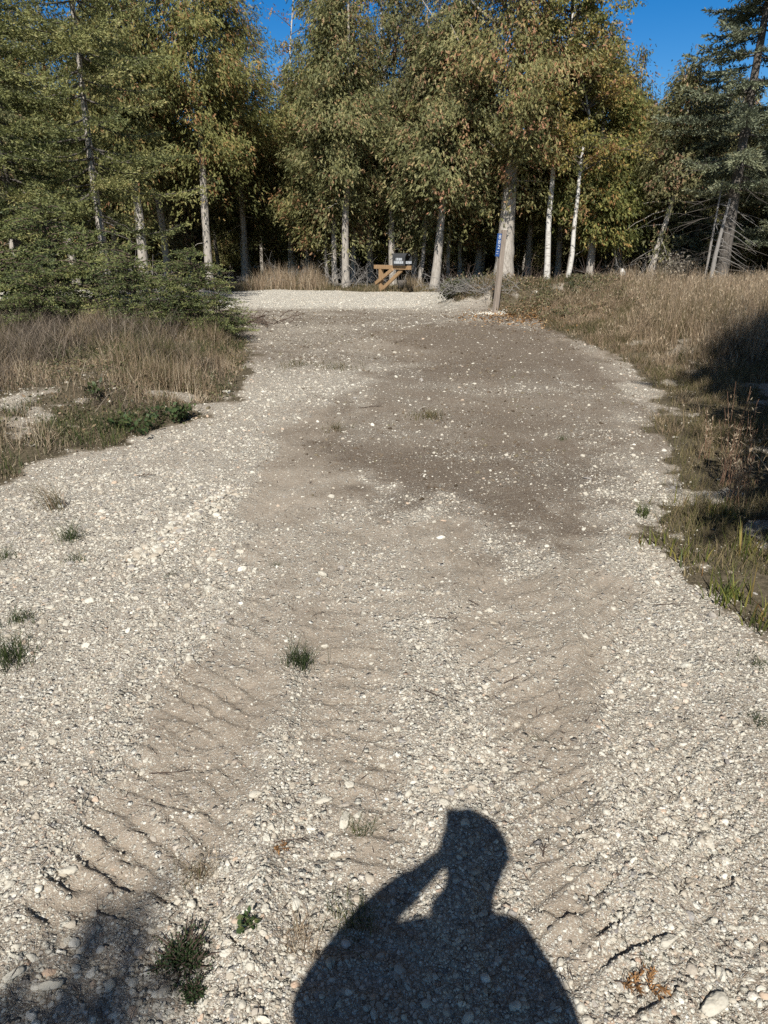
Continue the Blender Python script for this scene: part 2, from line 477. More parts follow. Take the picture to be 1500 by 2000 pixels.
def stone_mat(name='limestone', mul=1.0):
    n = NT(name)
    t = n.attr('tint')
    c = n.ramp(t, [(0, (.13, .12, .12)), (.05, (.26, .25, .24)), (.16, (.35, .30, .235)), (.36, (.44, .412, .345)), (.66, (.545, .52, .445)), (.90, (.69, .665, .59)), (.93, (.44, .31, .22)), (1, (.44, .36, .28))])
    co = n.n('ShaderNodeTexCoord').outputs['Object']
    a = n.n('ShaderNodeTexNoise', {'Vector': co, 'Scale': 140.0, 'Detail': 4.0}).outputs['Fac']
    b = n.n('ShaderNodeTexNoise', {'Vector': co, 'Scale': 9.0, 'Detail': 3.0}).outputs['Fac']
    c = n.mix(n.math('MULTIPLY', n.math('SUBTRACT', a, .30), 1.1, clamp=True), c, (.42, .365, .285))
    c = n.mix(n.math('MULTIPLY', n.math('SUBTRACT', b, .5), .8, clamp=True), c, (.50, .44, .35))
    bp = n.n('ShaderNodeBump', {'Height': a, 'Strength': .35, 'Distance': .003}).outputs[0]
    return n.done(c, .9, .15, normal=bp)


M['stone'] = stone_mat()


def ground_mat():
    n = NT('gravel_and_soil')
    co = n.n('ShaderNodeTexCoord').outputs['Object']
    gr, dk, vg = n.attr('gravel'), n.attr('dark'), n.attr('veg')

    def noise(sc, det=4.0, r=.6):
        return n.n('ShaderNodeTexNoise', {'Vector': co, 'Scale': sc, 'Detail': det, 'Roughness': r}).outputs['Fac']
    n1, n2, n3 = noise(2.2, 6, .65), noise(38., 5, .65), noise(300., 3, .6)
    n4 = noise(110., 4, .7)
    soil = n.mix(n.math('MULTIPLY', n.math('SUBTRACT', n1, .3), 2.0, clamp=True), (.25, .205, .155), (.36, .30, .235))
    soil = n.mix(n.math('MULTIPLY', n.math('SUBTRACT', n2, .42), 1.6, clamp=True), soil, (.42, .36, .285))
    soil = n.mix(n.math('MULTIPLY', n.math('SUBTRACT', n3, .47), 2.6, clamp=True), soil, (.20, .16, .12))
    soil = n.mix(n.math('MULTIPLY', n.math('SUBTRACT', n4, .55), 3.0, clamp=True), soil, (.46, .40, .32))
    damp = n.mix(n.math('MULTIPLY', n.math('SUBTRACT', n2, .35), 1.6, clamp=True), (.115, .088, .064), (.20, .160, .122))
    soil = n.mix(n.attr('road'), soil, (.66, .61, .52))
    soil = n.mix(dk, soil, damp)
    hts = None
    col = soil
    for sc, k, amp, k0 in ((330., .5, .3, .26), (170., .5, .5, .16), (90., .45, .75, .07), (48., .36, 1.0, .03)):
        v = n.n('ShaderNodeTexVoronoi', {'Vector': co, 'Scale': sc, 'Randomness': 1.0})
        d, c = v.outputs['Distance'], v.outputs['Color']
        sp = n.n('ShaderNodeSeparateColor', {0: c})
        r, g, b = sp.outputs[0], sp.outputs[1], sp.outputs[2]
        # a cell carries a stone when its random number is under the local share of gravel
        share = n.math('MULTIPLY_ADD', gr, k, k0)
        share = n.math('MULTIPLY', share, n.math('MULTIPLY_ADD', vg, -.7, 1.0))
        on = n.math('MULTIPLY', n.math('SUBTRACT', share, r), 30., clamp=True)
        edge = n.math('MULTIPLY', n.math('SUBTRACT', n.math('MULTIPLY_ADD', g, .25, .42), d), 9., clamp=True)
        m = n.math('MULTIPLY', on, edge)
        sc_ = n.ramp(b, [(0, (.22, .21, .20)), (.14, (.34, .295, .235)), (.4, (.45, .425, .355)), (.75, (.555, .53, .455)), (.92, (.69, .665, .59)), (1, (.42, .31, .23))])
        sc_ = n.mix(n.math('MULTIPLY', dk, .6), sc_, (.24, .205, .165))
        col = n.mix(m, col, sc_)
        hgt = n.math('MULTIPLY', m, n.math('SUBTRACT', 1.0, n.math('MULTIPLY', d, 1.2)))
        hgt = n.math('MULTIPLY', hgt, amp / sc * 105)
        hts = hgt if hts is None else n.math('ADD', hts, hgt)
    duff = n.mix(n.math('MULTIPLY', n.math('SUBTRACT', n2, .3), 2., clamp=True), (.05, .042, .026), (.20, .16, .11))
    duff = n.mix(n.math('MULTIPLY', n.math('SUBTRACT', n3, .5), 2.5, clamp=True), duff, (.04, .045, .02))
    vm = n.math('MULTIPLY', n.math('ADD', n.math('SUBTRACT', vg, .5), n.math('MULTIPLY', n.math('SUBTRACT', n1, .5), 1.2)), 3.5)
    vm = n.math('ADD', vm, .5, clamp=True)
    col = n.mix(vm, col, duff)
    hts = n.math('ADD', hts, n.math('MULTIPLY', n2, .7))
    hts = n.math('ADD', hts, n.math('MULTIPLY', n3, .3))
    hts = n.math('ADD', hts, n.math('MULTIPLY', n4, .55))
    bp = n.n('ShaderNodeBump', {'Height': hts, 'Strength': 1.0, 'Distance': .011}).outputs[0]
    return n.done(col, .95, .1, normal=bp)


M['ground'] = ground_mat()

# ------------------------------------------------------------------ terrain
def lines(lo, d0, d1, step, growth, far):
    core = np.arange(d0, d1 + 1e-6, step)
    up = [core[-1]]
    s = step
    while up[-1] < far:
        s *= growth; up.append(up[-1] + s)
    dn = [core[0]]
    s = step
    while dn[-1] > lo:
        s *= growth * 1.04; dn.append(dn[-1] - s)
    return np.concatenate([np.array(dn[1:])[::-1], core, np.array(up[1:])])


def build_ground():
    xs = lines(-220, -1.1, 1.1, .0085, 1.028, 220)
    ys = lines(-160, .92, 2.5, .0085, 1.0165, 260)
    X, Y = np.meshgrid(xs, ys)
    x, y = X.ravel(), Y.ravel()
    mk = masks(x, y)
    z = H(x, y)
    V = np.stack([x, y, z], 1)
    nx, ny = len(xs), len(ys)
    i = (np.arange(ny - 1)[:, None] * nx + np.arange(nx - 1)[None]).ravel()
    F = np.stack([i, i + 1, i + nx + 1, i + nx], 1)
    fv = mk['veg'][F].mean(1); fr = mk['road'][F].mean(1); fy = y[F].mean(1); fx = x[F].mean(1)
    zone = np.where(fv > .5, 0, np.where((fr > .5) & (fy > 15.5), 2, 1))
    zone = np.where((np.abs(fx) > 30) | (fy < -8), np.where(zone == 2, 2, 0), zone)
    for k, nm in enumerate(('ground', 'driveway', 'gravel_road')):
        f = F[zone == k]
        u, inv = np.unique(f, return_inverse=True)
        o = make_obj(nm, V[u], inv.reshape(f.shape), M['ground'], None, {q: mk[q][u] for q in ('gravel', 'dark', 'veg', 'road')}, True)
        o['kind'] = 'structure'


build_ground()

# ------------------------------------------------------------------ loose stones
def ico(sub):
    t = (1 + 5 ** .5) / 2
    v = [(-1, t, 0), (1, t, 0), (-1, -t, 0), (1, -t, 0), (0, -1, t), (0, 1, t), (0, -1, -t), (0, 1, -t), (t, 0, -1), (t, 0, 1), (-t, 0, -1), (-t, 0, 1)]
    f = [(0, 11, 5), (0, 5, 1), (0, 1, 7), (0, 7, 10), (0, 10, 11), (1, 5, 9), (5, 11, 4), (11, 10, 2), (10, 7, 6), (7, 1, 8), (3, 9, 4), (3, 4, 2), (3, 2, 6), (3, 6, 8), (3, 8, 9), (4, 9, 5), (2, 4, 11), (6, 2, 10), (8, 6, 7), (9, 8, 1)]
    v = [np.array(q) / np.linalg.norm(q) for q in v]
    for _ in range(sub):
        cache = {}; nf = []

        def mid(a, b):
            k = (min(a, b), max(a, b))
            if k not in cache:
                q = v[a] + v[b]; v.append(q / np.linalg.norm(q)); cache[k] = len(v) - 1
            return cache[k]
        for a, b, c in f:
            ab, bc, ca = mid(a, b), mid(b, c), mid(c, a)
            nf += [(a, ab, ca), (b, bc, ab), (c, ca, bc), (ab, bc, ca)]
        f = nf
    return np.array(v), np.array(f)


def stone_shapes(sub, n, seed, cut=5):
    r = np.random.default_rng(seed); v0, f = ico(sub); out = []
    for _ in range(n):
        v = v0.copy()
        for _k in range(cut):                                   # planes shave the ball into an angular pebble
            d = norm(r.normal(size=3)); lim = r.uniform(.5, .9)
            e = v @ d; v = v - np.clip(e - lim, 0, None)[:, None] * d
        v *= np.array([1, r.uniform(.62, .95), r.uniform(.42, .75)])
        v += r.normal(0, .025, v.shape)
        out.append(v)
    return np.array(out), f


def scatter(P, R, tint, sub, seed):
    shp, f = stone_shapes(sub, 14, seed)
    n = len(P)
    r = np.random.default_rng(seed + 1)
    k = r.integers(0, len(shp), n)
    a = r.uniform(0, 2 * pi, n); b = r.normal(0, .35, n); c = r.normal(0, .35, n)
    ca, sa, cb, sb, cc, sc = np.cos(a), np.sin(a), np.cos(b), np.sin(b), np.cos(c), np.sin(c)
    Z = np.zeros(n); O = np.ones(n)
    Rz = np.stack([np.stack([ca, -sa, Z], -1), np.stack([sa, ca, Z], -1), np.stack([Z, Z, O], -1)], 1)
    Rx = np.stack([np.stack([O, Z, Z], -1), np.stack([Z, cb, -sb], -1), np.stack([Z, sb, cb], -1)], 1)
    Ry = np.stack([np.stack([cc, Z, sc], -1), np.stack([Z, O, Z], -1), np.stack([-sc, Z, cc], -1)], 1)
    T = np.einsum('nij,njk,nkl->nil', Rx, Ry, Rz)
    V = np.einsum('nij,nvj->nvi', T, shp[k]) * R[:, None, None] + P[:, None, :]
    nv = shp.shape[1]
    F = f[None] + (np.arange(n) * nv)[:, None, None]
    return V.reshape(-1, 3), F.reshape(-1, 3), np.repeat(tint, nv)


def stone_field():
    YK = [.95, 1.6, 2.4, 3.4, 5.2, 8.5, 12, 16, 22]
    DK = [30000, 27000, 21000, 13500, 8000, 3600, 1500, 700, 250]
    RK = [.0027, .0028, .0030, .0034, .0041, .0052, .0068, .0085, .0105]
    parts = []
    seed = 100
    edges = np.concatenate([np.arange(.95, 4, .3), np.arange(4, 10, .6), np.arange(10, 22.1, 1.0)])
    for y0, y1 in zip(edges[:-1], edges[1:]):
        w = min(.57 * (y1 * .94 + .56) + .2, 7.5 if y0 < 15.5 else 12)
        dens = np.interp((y0 + y1) / 2, YK, DK)
        n = int(dens * 2 * w * (y1 - y0))
        x = rng.uniform(-w, w, n); y = rng.uniform(y0, y1, n)
        mk = masks(x, y)
        clump = fbm(x * 6, y * 6, 201, 3)
        p = (.07 + .95 * mk['gravel'] ** 1.7 * (.15 + 1.4 * clump)) * .74 * (1 - .8 * mk['veg']) + .10 * mk['veg'] * (fbm(x * 1.5, y * 1.5, 77) > .6)
        m = rng.uniform(size=n) < p
        x, y = x[m], y[m]; g = mk['gravel'][m]; dkm = mk['dark'][m]; n = len(x)
        if n == 0:
            continue
        R = np.interp(y, YK, RK) * np.exp(rng.normal(0, .5, n))
        R = R * np.where(rng.uniform(size=n) < .05, rng.uniform(1.4, 2.6, n), 1)           # now and then a bigger one
        coarse = np.clip(ss(1.55, 1.2, y) * ss(-.35, -.62, x) + .5 * ss(1.35, 1.05, y), 0, 1)
        R = R * (1 + .9 * coarse * (rng.uniform(size=n) < .2))
        # a line of cobbles pushed up along the left wheel track, coarser stone towards the left bank
        cb = np.exp(-(np.abs(sdist(x, y, COBBLE)) / .10) ** 2)
        R = R * (1 + 1.5 * cb * (rng.uniform(size=n) < .55)) * (1 + .12 * ss(-.5, -1.2, x) * ss(2.4, 3.4, y) * (1 - ss(8, 10, y)))
        R = np.clip(R, .0014, .017 if y0 < 2.4 else .03)
        t = np.clip(rng.beta(1.7, 2.1, n) * .9, 0, 1)
        t = np.where(rng.uniform(size=n) < .05, rng.uniform(.9, 1, n), t)
        t = np.where(rng.uniform(size=n) < .04, rng.uniform(0, .06, n), t)
        P = np.stack([x, y, H(x, y) + R * rng.uniform(-.32, .12, n)], 1)
        px = R / (y + .5)
        for lo, hi, sub in ((.0045, 9, 2), (.0016, .0045, 1), (0, .0016, 0)):
            q = (px > lo) & (px <= hi)
            if q.any():
                seed += 7
                parts.append(scatter(P[q], R[q], t[q], sub, seed))
    V, F, T = [], [], []; n = 0
    for v, f, t in parts:
        V.append(v); F.append(f + n); T.append(t); n += len(v)
    o = make_obj('gravel', np.vstack(V), np.vstack(F), M['stone'], None, {'tint': np.concatenate(T)}, False)
    tag(o, 'loose pale limestone gravel strewn over the driveway', 'gravel', None, 'stuff')
    print('stones verts', n)


stone_field()


def clods():
    n = 60000
    x = rng.uniform(-3, 3.6, n); y = rng.uniform(4.2, 15.8, n)
    mk = masks(x, y)
    m = rng.uniform(size=n) < (mk['dark'] * ss(.42, .62, fbm(x * 2.2, y * 2.2, 211, 3)) * .55 + .03 * (y > 6)) * (1 - mk['veg'])
    x, y = x[m], y[m]; n = len(x)
    R = np.clip(.0055 * (1 + .06 * y) * np.exp(rng.normal(0, .55, n)), .002, .035)
    v, f, t = scatter(np.stack([x, y, H(x, y) + R * rng.uniform(-.3, .1, n)], 1), R, rng.uniform(0, 1, n), 0, 940)
    o = make_obj('soil_clods', v, f, M['clod'], None, {'tint': t}, False)
    tag(o, 'crumbly dark brown clods of soil and sod on the dark part of the drive', 'soil', None, 'stuff')


M['clod'] = foliage_mat('soil_crumbs', [(0, (.06, .045, .03)), (.5, (.12, .09, .063)), (.85, (.17, .135, .095)), (1, (.12, .11, .06))], 0, 0, .95, .1)
clods()


def gz(x, y, fine=True):
    return float(H(np.array([x]), np.array([y]), fine)[0])


def onground(px, py):
    g = gpt(px, py)
    return np.array([g[0], g[1], gz(*g)])


# ------------------------------------------------------------------ single stones worth pointing at
STONES = [
    (675, 1598, .026, 1.75, 1.35, .45, 'long cream boulder-shaped stone, upright oval, left of the head of the shadow'),
    (681, 1531, .019, 1.1, .3, .5, 'rounded pinkish cream stone at the top of the short stone row'),
    (632, 1556, .022, 1.9, .2, .4, 'flat elongated tan stone lying left of the short stone row'),
    (672, 1562, .018, 1.2, .5, .1, 'grey stone between the cream oval stone and the pinkish one'),
    (500, 1552, .021, 1.3, .4, .42, 'half buried tan stone in the middle gravel ridge'),
    (485, 1866, .021, 1.3, .2, .2, 'flat grey oval stone right of the dark green weed patch'),
    (137, 1798, .015, 1.4, .3, .25, 'smooth greenish grey pebble above the soft shadow'),
    (130, 1695, .025, 1.3, .2, .4, 'broad tan stone sunk in the curved tyre print'),
    (655, 1662, .015, 1.4, .2, .55, 'plump pinkish pebble below the long cream stone'),
    (50, 1489, .016, 1.4, .1, .3, 'grey tan oval pebble near the left margin of the gravel'),
    (42, 1527, .019, 1.2, .3, .34, 'tan round stone just below the grey oval pebble'),
    (503, 1975, .016, 1.3, .2, .12, 'grey pebble near the bottom beside the big shadow'),
    (1305, 1848, .022, 1.7, .5, .36, 'yellowish wedge of stone on the tyre ridge by the rusty sprig'),
    (1395, 1962, .034, 1.9, .5, .4, 'largest pale angular stone in the lower right corner'),
    (1410, 1905, .015, 1.9, 1.2, .55, 'slender pale stone pointing up the slope above the largest angular one'),
    (1335, 1452, .014, 1.5, .1, .7, 'white oval pebble alone in the right gravel'),
    (1202, 1825, .008, 1.5, 1.2, 0.0, 'small dark slate pebble beside the tyre ridges'),
    (858, 1746, .010, 1.1, .3, .95, 'round orange brown pebble in the bright gap under the shadow arm'),
    (1112, 1714, .011, 1.1, .2, .55, 'round pale pebble at the end of a tyre ridge'),
    (28, 1905, .020, 1.4, .6, .5, 'pale blocky stone at the left rim of the soft shadow'),
    (100, 1922, .022, 1.7, .2, .33, 'long flat tan stone inside the soft shadow'),
    (205, 1335, .012, 1.5, .6, .03, 'dark grey stone with a black shadow in the left gravel'),
    (635, 1257, .015, 1.6, .1, .4, 'flat tan stone right of the dark grass tuft'),
    (346, 1024, .017, 1.3, .3, .08, 'grey rounded cobble heading the line of cobbles at left'),
    (300, 1090, .022, 1.2, .4, .3, 'bigger grey cobble at the lower end of the line of cobbles'),
    (684, 1034, .017, 1.1, .5, .4, 'buff rounded stone on the smooth tan dirt'),
    (861, 1052, .022, 1.6, .2, .75, 'white flat stone at the near edge of the dark soil'),
    (866, 1016, .020, 1.5, .1, .94, 'rusty orange flat stone on the dark soil'),
    (445, 772, .045, 1.5, .3, .75, 'pair-sized white rock at the foot of the left bank'),
    (1148, 935, .030, 2.2, -.5, .02, 'flat dark slab lying on the right shoulder of the drive'),
    (1246, 778, .035, 2.0, -.4, .1, 'grey slab at the edge of the right grass'),
]
SH3, SF3 = stone_shapes(3, len(STONES), 555, 6)
for k, (px, py, r, asp, rot, t, lab) in enumerate(STONES):
    p = onground(px, py)
    v = SH3[k] * np.array([asp ** .5, asp ** -.5, .85 if asp < 2 else .5]) * r
    rr = np.random.default_rng(k)
    v = v + norm(v) * (fbm(v[:, 0] * 90 + k, v[:, 1] * 90 + v[:, 2] * 60, k, 3) - .5)[:, None] * r * .22
    o = make_obj('stone', v, SF3, M['stone'], None, {'tint': np.full(len(v), t)}, True)
    o.location = p + np.array([0, 0, r * .16]); o.rotation_euler = (0, 0, rot)
    tag(o, lab, 'stone')

# ------------------------------------------------------------------ trees
def trunk_path(Hh, lean=(0, 0), wob=.06, n=12, seed=0):
    r = np.random.default_rng(seed)
    z = np.linspace(0, 1, n)
    a = r.uniform(0, 6.28, 4)
    x = lean[0] * z * Hh + wob * (np.sin(z * 5 + a[0]) - np.sin(a[0])) + wob * .4 * np.sin(z * 13 + a[1])
    y = lean[1] * z * Hh + wob * (np.sin(z * 4 + a[2]) - np.sin(a[2]))
    return np.stack([x, y, z * Hh - .08], 1)


def trunk_rad(r0, n, top=.12, flare=.35):
    z = np.linspace(0, 1, n)
    return r0 * ((1 - z) * (1 - top) + top) * (1 + flare * np.exp(-z * 26))


def trunk_mesh(path, r0, sides=10, stubs=0, seed=0, zlo=.8, zhi=3.0, flare=.35, stub_len=.7):
    m = MB(); r = np.random.default_rng(seed)
    n = 40
    zz = np.interp(np.linspace(0, 1, n) ** 1.4, np.linspace(0, 1, len(path)), np.linspace(0, 1, len(path)))
    P = np.stack([np.interp(zz, np.linspace(0, 1, len(path)), path[:, k]) for k in range(3)], 1)
    rad = r0 * ((1 - zz) * .88 + .12) * (1 + flare * np.exp(-zz * 26)) * (1 + r.normal(0, .03, n))
    m.tube(P, rad, sides, .5, True)
    for _ in range(stubs):
        z = r.uniform(zlo, zhi); k = np.argmin(abs(P[:, 2] - z)); az = r.uniform(0, 2 * pi); L = stub_len * r.uniform(.3, 1.2)
        s = np.linspace(0, 1, 6)[:, None]
        d = np.array([cos(az), sin(az), 0]); up = r.uniform(-.35, .25)
        q = P[k] + d * L * s + np.array([0, 0, 1]) * (up * L * s - .25 * L * s ** 2) + r.normal(0, .02, (6, 3)) * s
        m.tube(q, np.linspace(.012, .003, 6) * (1 + r0 * 2), 4, .5, False)
    return m


def cedar_crown(seed, Hh, R, zc, clumps=1900, per=119, brown=.09, bottom=.6, L=.058, W=.018, top_pow=.75, sig=.14, thin_top=.55):
    r = np.random.default_rng(seed)
    nb = 110
    u = r.uniform(0, 1, nb) ** 1.05
    z0 = zc + (Hh - zc) * u
    prof = R * np.minimum(1, ((Hh - z0) / (Hh - zc)) ** top_pow * 1.12) * np.minimum(1, bottom + (z0 - zc) / 1.3 * (1 - bottom))
    rb = prof * r.uniform(.5, 1.12, nb)
    az = r.uniform(0, 2 * pi, nb)
    wt = rb + .25; wt /= wt.sum()
    b = r.choice(nb, clumps, p=wt)
    s = r.uniform(.12, 1, clumps) ** .6
    rr = rb[b] * s
    sp = r.normal(0, .13, clumps) * (0.3 + rr)
    c = np.stack([np.cos(az[b]) * rr - np.sin(az[b]) * sp, np.sin(az[b]) * rr + np.cos(az[b]) * sp,
                  z0[b] - .32 * rr + .16 * rr ** 2 / (rb[b] + .1) + r.normal(0, .10, clumps)], 1)
    ct = np.clip(r.normal(.46, .13, clumps), .05, .68)
    thin = r.uniform(size=clumps) < thin_top * ss(5.0, 7.2, c[:, 2])               # the tops are thin, sky shows through
    c[thin, 2] -= r.uniform(2, 4.5, thin.sum()) * (c[thin, 2] > zc + 2)
    ct = np.where(r.uniform(size=clumps) < brown, r.uniform(.74, .98, clumps), ct)
    nsp = max(3, per // 7)
    k = np.repeat(np.arange(clumps), nsp); n = len(k)
    sg = sig * (.55 + .9 * r.uniform(size=clumps))[k]
    C = c[k] + r.normal(0, 1, (n, 3)) * np.stack([sg, sg, sg * 1.15], 1)
    out = norm(np.stack([np.cos(az[b])[k], np.sin(az[b])[k], np.zeros(n)], 1))
    d = norm(out * .5 + np.array([0, 0, -.62]) + r.normal(0, .38, (n, 3)))
    nn = norm(out * .8 + np.array([0, 0, .45]) + r.normal(0, .55, (n, 3)))      # the flat fan of a spray faces outwards
    u = norm(np.cross(d, nn))
    st = np.clip(ct[k] + r.normal(0, .10, n), 0, 1)
    Ls = L * 2.1 * r.uniform(.6, 1.3, n)
    m = MB()
    for a, s0, f in ((0, .40, 1.0), (.30, .05, .9), (-.30, .12, .9), (.26, .3, .8), (-.26, .38, .8), (.55, -.1, .6), (-.55, -.02, .6)):
        a = a + r.normal(0, .12, n)
        dd = d * np.cos(a)[:, None] + u * np.sin(a)[:, None] + r.normal(0, .10, (n, 3))
        lw = norm(u * np.cos(a)[:, None] - d * np.sin(a)[:, None] + nn * r.normal(0, .35, n)[:, None])
        m.leaves(C + d * (Ls * s0)[:, None], dd, lw, Ls * .62 * f, W * r.uniform(.75, 1.25, n), np.clip(st + r.normal(0, .05, n), 0, 1))
    return m


def spruce_crown(seed, Hh, R, zb, step=.30, leaf=(.085, .020), per=9, tw_len=.42, pow_=.85, dens=1.0, droop=.28, az_skip=0.0):
    r = np.random.default_rng(seed)
    m = MB(); C, D, T = [], [], []
    lim = MB()
    z = zb; droop0 = droop
    while z < Hh - .12:
        f = (Hh - z) / (Hh - zb)
        nb = int(r.integers(5, 9) if f > .15 else 4)
        a0 = r.uniform(0, 6.28)
        for j in range(nb):
            if r.uniform() < az_skip: continue
            az = a0 + j * 2 * pi / nb + r.normal(0, .25)
            rb = R * (f ** pow_) * r.uniform(.6, 1.15) * min(1, .7 + (z - zb) * .5) + .05
            zz = z + r.normal(0, .15); droop = droop0 * r.uniform(.4, 1.5)
            o = np.array([cos(az), sin(az), 0]); sd = np.array([-sin(az), cos(az), 0])
            bt = r.normal(.45, .14)
            pts = lambda s: o * rb * s + np.array([0, 0, zz - droop * rb * s + (droop * .9) * rb * s ** 2.2])
            q = np.array([pts(s) for s in np.linspace(0, 1, 6)])
            lim.tube(q, np.linspace(.008 + .010 * rb, .003, 6), 4, .5, False)
            nt = max(4, int(rb / .068 * dens))
            for s in np.linspace(.14, 1, nt):
                p = pts(s)
                for sg in (-1, 1):
                    ang = r.uniform(.6, 1.1) * sg
                    dl = norm(o * cos(ang) + sd * sin(ang) + np.array([0, 0, r.normal(-.08, .2)]))
                    ln = tw_len * rb ** .4 * (1.12 - s * .75) * r.uniform(.5, 1.15)
                    k = max(3, int(per * ln / .3))
                    e = np.linspace(.05, 1, k)[:, None]
                    C.append(p + dl * ln * e + r.normal(0, .014, (k, 3)) - np.array([0, 0, .12]) * ln * e ** 2)
                    D.append(np.broadcast_to(dl, (k, 3))); T.append(np.clip(bt + .22 * (e[:, 0] - .5) + r.normal(0, .1, k), 0, 1))
            tip = pts(1.0); k = 8
            C.append(tip + o * np.linspace(0, .16, k)[:, None]); D.append(np.broadcast_to(o, (k, 3))); T.append(np.clip(bt + .2 + r.normal(0, .1, k), 0, 1))
        z += step * r.uniform(.75, 1.25) * (.5 + .5 * f)
    C = np.vstack(C); D = np.vstack(D); T = np.concatenate(T)
    # leader
    k = 40; zt = np.linspace(Hh - .5, Hh + .15, k)
    C = np.vstack([C, np.stack([r.normal(0, .02, k), r.normal(0, .02, k), zt], 1)]); D = np.vstack([D, np.tile([0, 0, 1.], (k, 1))]); T = np.concatenate([T, np.full(k, .6)])
    reps = 3
    C = np.repeat(C, reps, 0); D = np.repeat(D, reps, 0); T = np.repeat(T, reps)
    n = len(C)
    d = norm(D + r.normal(0, .42, (n, 3)) + np.array([0, 0, .12])); w = norm(np.cross(d, r.normal(0, 1, (n, 3))))
    m.leaves(C, d, w, leaf[0] * r.uniform(.6, 1.2, n), leaf[1] * r.uniform(.7, 1.3, n), np.clip(T + r.normal(0, .08, n), 0, 1))
    return m, lim


def leafy_branches(seed, starts, Lr, up=(.3, .9), r0=.02, leaf=(.075, .05), nleaf=60, curve=-.2, sub=4, tint=(.5, .2)):
    """branches (tubes) with leaves hung round their outer halves; starts: [(point, azimuth)]"""
    r = np.random.default_rng(seed)
    m, lv = MB(), MB()
    for P, az in starts:
        L = r.uniform(*Lr); u = r.uniform(*up)
        d = np.array([cos(az), sin(az), u]); d /= np.linalg.norm(d)
        s = np.linspace(0, 1, 8)[:, None]
        q = P + d * L * s + np.array([0, 0, curve]) * L * s ** 2 + np.cumsum(r.normal(0, .02, (8, 3)), 0) * L * .5 * s
        m.tube(q, np.linspace(r0, .003, 8), 5, .5, False)
        subs = [q]
        for _ in range(sub):
            k = r.integers(2, 7); a2 = az + r.normal(0, .9); L2 = L * r.uniform(.25, .5)
            d2 = norm(np.array([cos(a2), sin(a2), r.uniform(-.2, .7)]))
            q2 = q[k] + d2 * L2 * s + np.array([0, 0, -.25]) * L2 * s ** 2
            m.tube(q2, np.linspace(r0 * .45, .002, 8), 4, .5, False); subs.append(q2)
        bt = r.normal(*tint)
        for q2 in subs:
            n = int(nleaf * (1.0 if q2 is q else .8))
            t = r.uniform(.3, 1, n) * 7; i = np.floor(t).astype(int).clip(0, 6); f = (t - i)[:, None]
            c = q2[i] * (1 - f) + q2[i + 1] * f + r.normal(0, .075, (n, 3))
            dd = norm(r.normal(0, .6, (n, 3)) + np.array([0, 0, -.8])); w = norm(np.cross(dd, r.normal(0, 1, (n, 3))))
            lv.leaves(c, dd, w, leaf[0] * r.uniform(.6, 1.2, n), leaf[1] * r.uniform(.6, 1.2, n), np.clip(bt + r.normal(0, .17, n), 0, 1))
    return m, lv


CEDARS_BEHIND = 'cedars standing in the shade behind the front row'
# prototypes of crowns (mesh data reused by copies)
CR = [cedar_crown(21, 10.5, 2.2, 3.0), cedar_crown(22, 10, 1.9, 3.0), cedar_crown(23, 7.4, 1.9, 2.2, brown=.14), cedar_crown(24, 7.0, 2.2, .45, clumps=1800, bottom=.85), cedar_crown(25, 11.5, 2.7, 3.8, clumps=2300, brown=.14), cedar_crown(26, 6.4, 1.7, 1.4, brown=.12), cedar_crown(27, 12.0, 3.0, 4.2, clumps=3000, brown=.14, thin_top=.2)]
CROWN_DATA = []
for c in CR:
    o = c.build('crown', M['cedar']); CROWN_DATA.append(o.data); bpy.data.objects.remove(o)
CZ = [10.5, 10, 7.4, 7.0, 11.5, 6.4, 12.0]


def floor_at(px, Y, py=560):
    P = at(px, py, Y)
    return np.array([P[0], Y, gz(P[0], Y, False)])


def cedar(px, Y, kind, label, r0=.12, lean=(0, 0), scale=1.0, rz=None, bark='bark', stubs=6, group=None, zscale=1.0, wob=.06, flare=.35, name='cedar_tree'):
    b = floor_at(px, Y)
    Hh = CZ[kind] * scale * zscale
    t = thing(name, label, 'tree', b, 0, group)
    seed = int(abs(px) * 7 + Y * 13)
    trunk_mesh(trunk_path(Hh * .97, lean, wob, seed=seed), r0, 10, stubs, seed, .8, 3.4, flare).build('trunk', M[bark], t, True)
    c = bpy.data.objects.new('crown', CROWN_DATA[kind]); COL.objects.link(c); c.parent = t
    r = np.random.default_rng(seed)
    c.rotation_euler = (0 - lean[1], lean[0], r.uniform(0, 6.28) if rz is None else rz); c.scale = (scale, scale, scale * zscale)
    return t


# front row beyond the gravel road, left to right
cedar(410, 24.0, 6, 'cedar with a straight pale trunk standing alone at the left end of the dark gap', .135, stubs=3, scale=.95, flare=.15)
cedar(330, 25.5, 0, 'tall cedar behind the left spruce, its trunk hidden', .13)
cedar(282, 20.8 + 2.4, 1, 'cedar with a grey trunk glimpsed behind the tangled dead branches', .16, zscale=1.05)
cedar(150, 24.5, 0, 'cedar at upper left behind the spruce tiers', .12, scale=.85)
cedar(40, 23.5, 1, 'yellowish cedar at the far upper left of the wood', .12, scale=.86)
cedar(-70, 24.5, 0, 'cedar just beyond the left margin of the wood', .12, scale=.9)
cedar(655, 24.6, 1, 'cedar with a slim straight trunk, left one of the pair left of the mailbox', .095, (.012, 0), stubs=12, scale=1.0)
cedar(674, 23.6, 1, 'cedar with a thicker trunk, right one of the pair left of the mailbox', .125, (.02, 0), stubs=6, scale=.93)
cedar(641, 25.2, 5, 'thin leaning young cedar with bare stubs beside the pair of trunks', .06, (.0, 0), stubs=14, scale=1.05)
cedar(768, 24.4, 0, 'cedar whose trunk rises directly behind the mailbox', .12, (.005, 0), scale=.9)
cedar(817, 24.2, 1, 'slender crooked cedar just right of the mailbox', .075, (.03, 0), wob=.12, scale=.92)
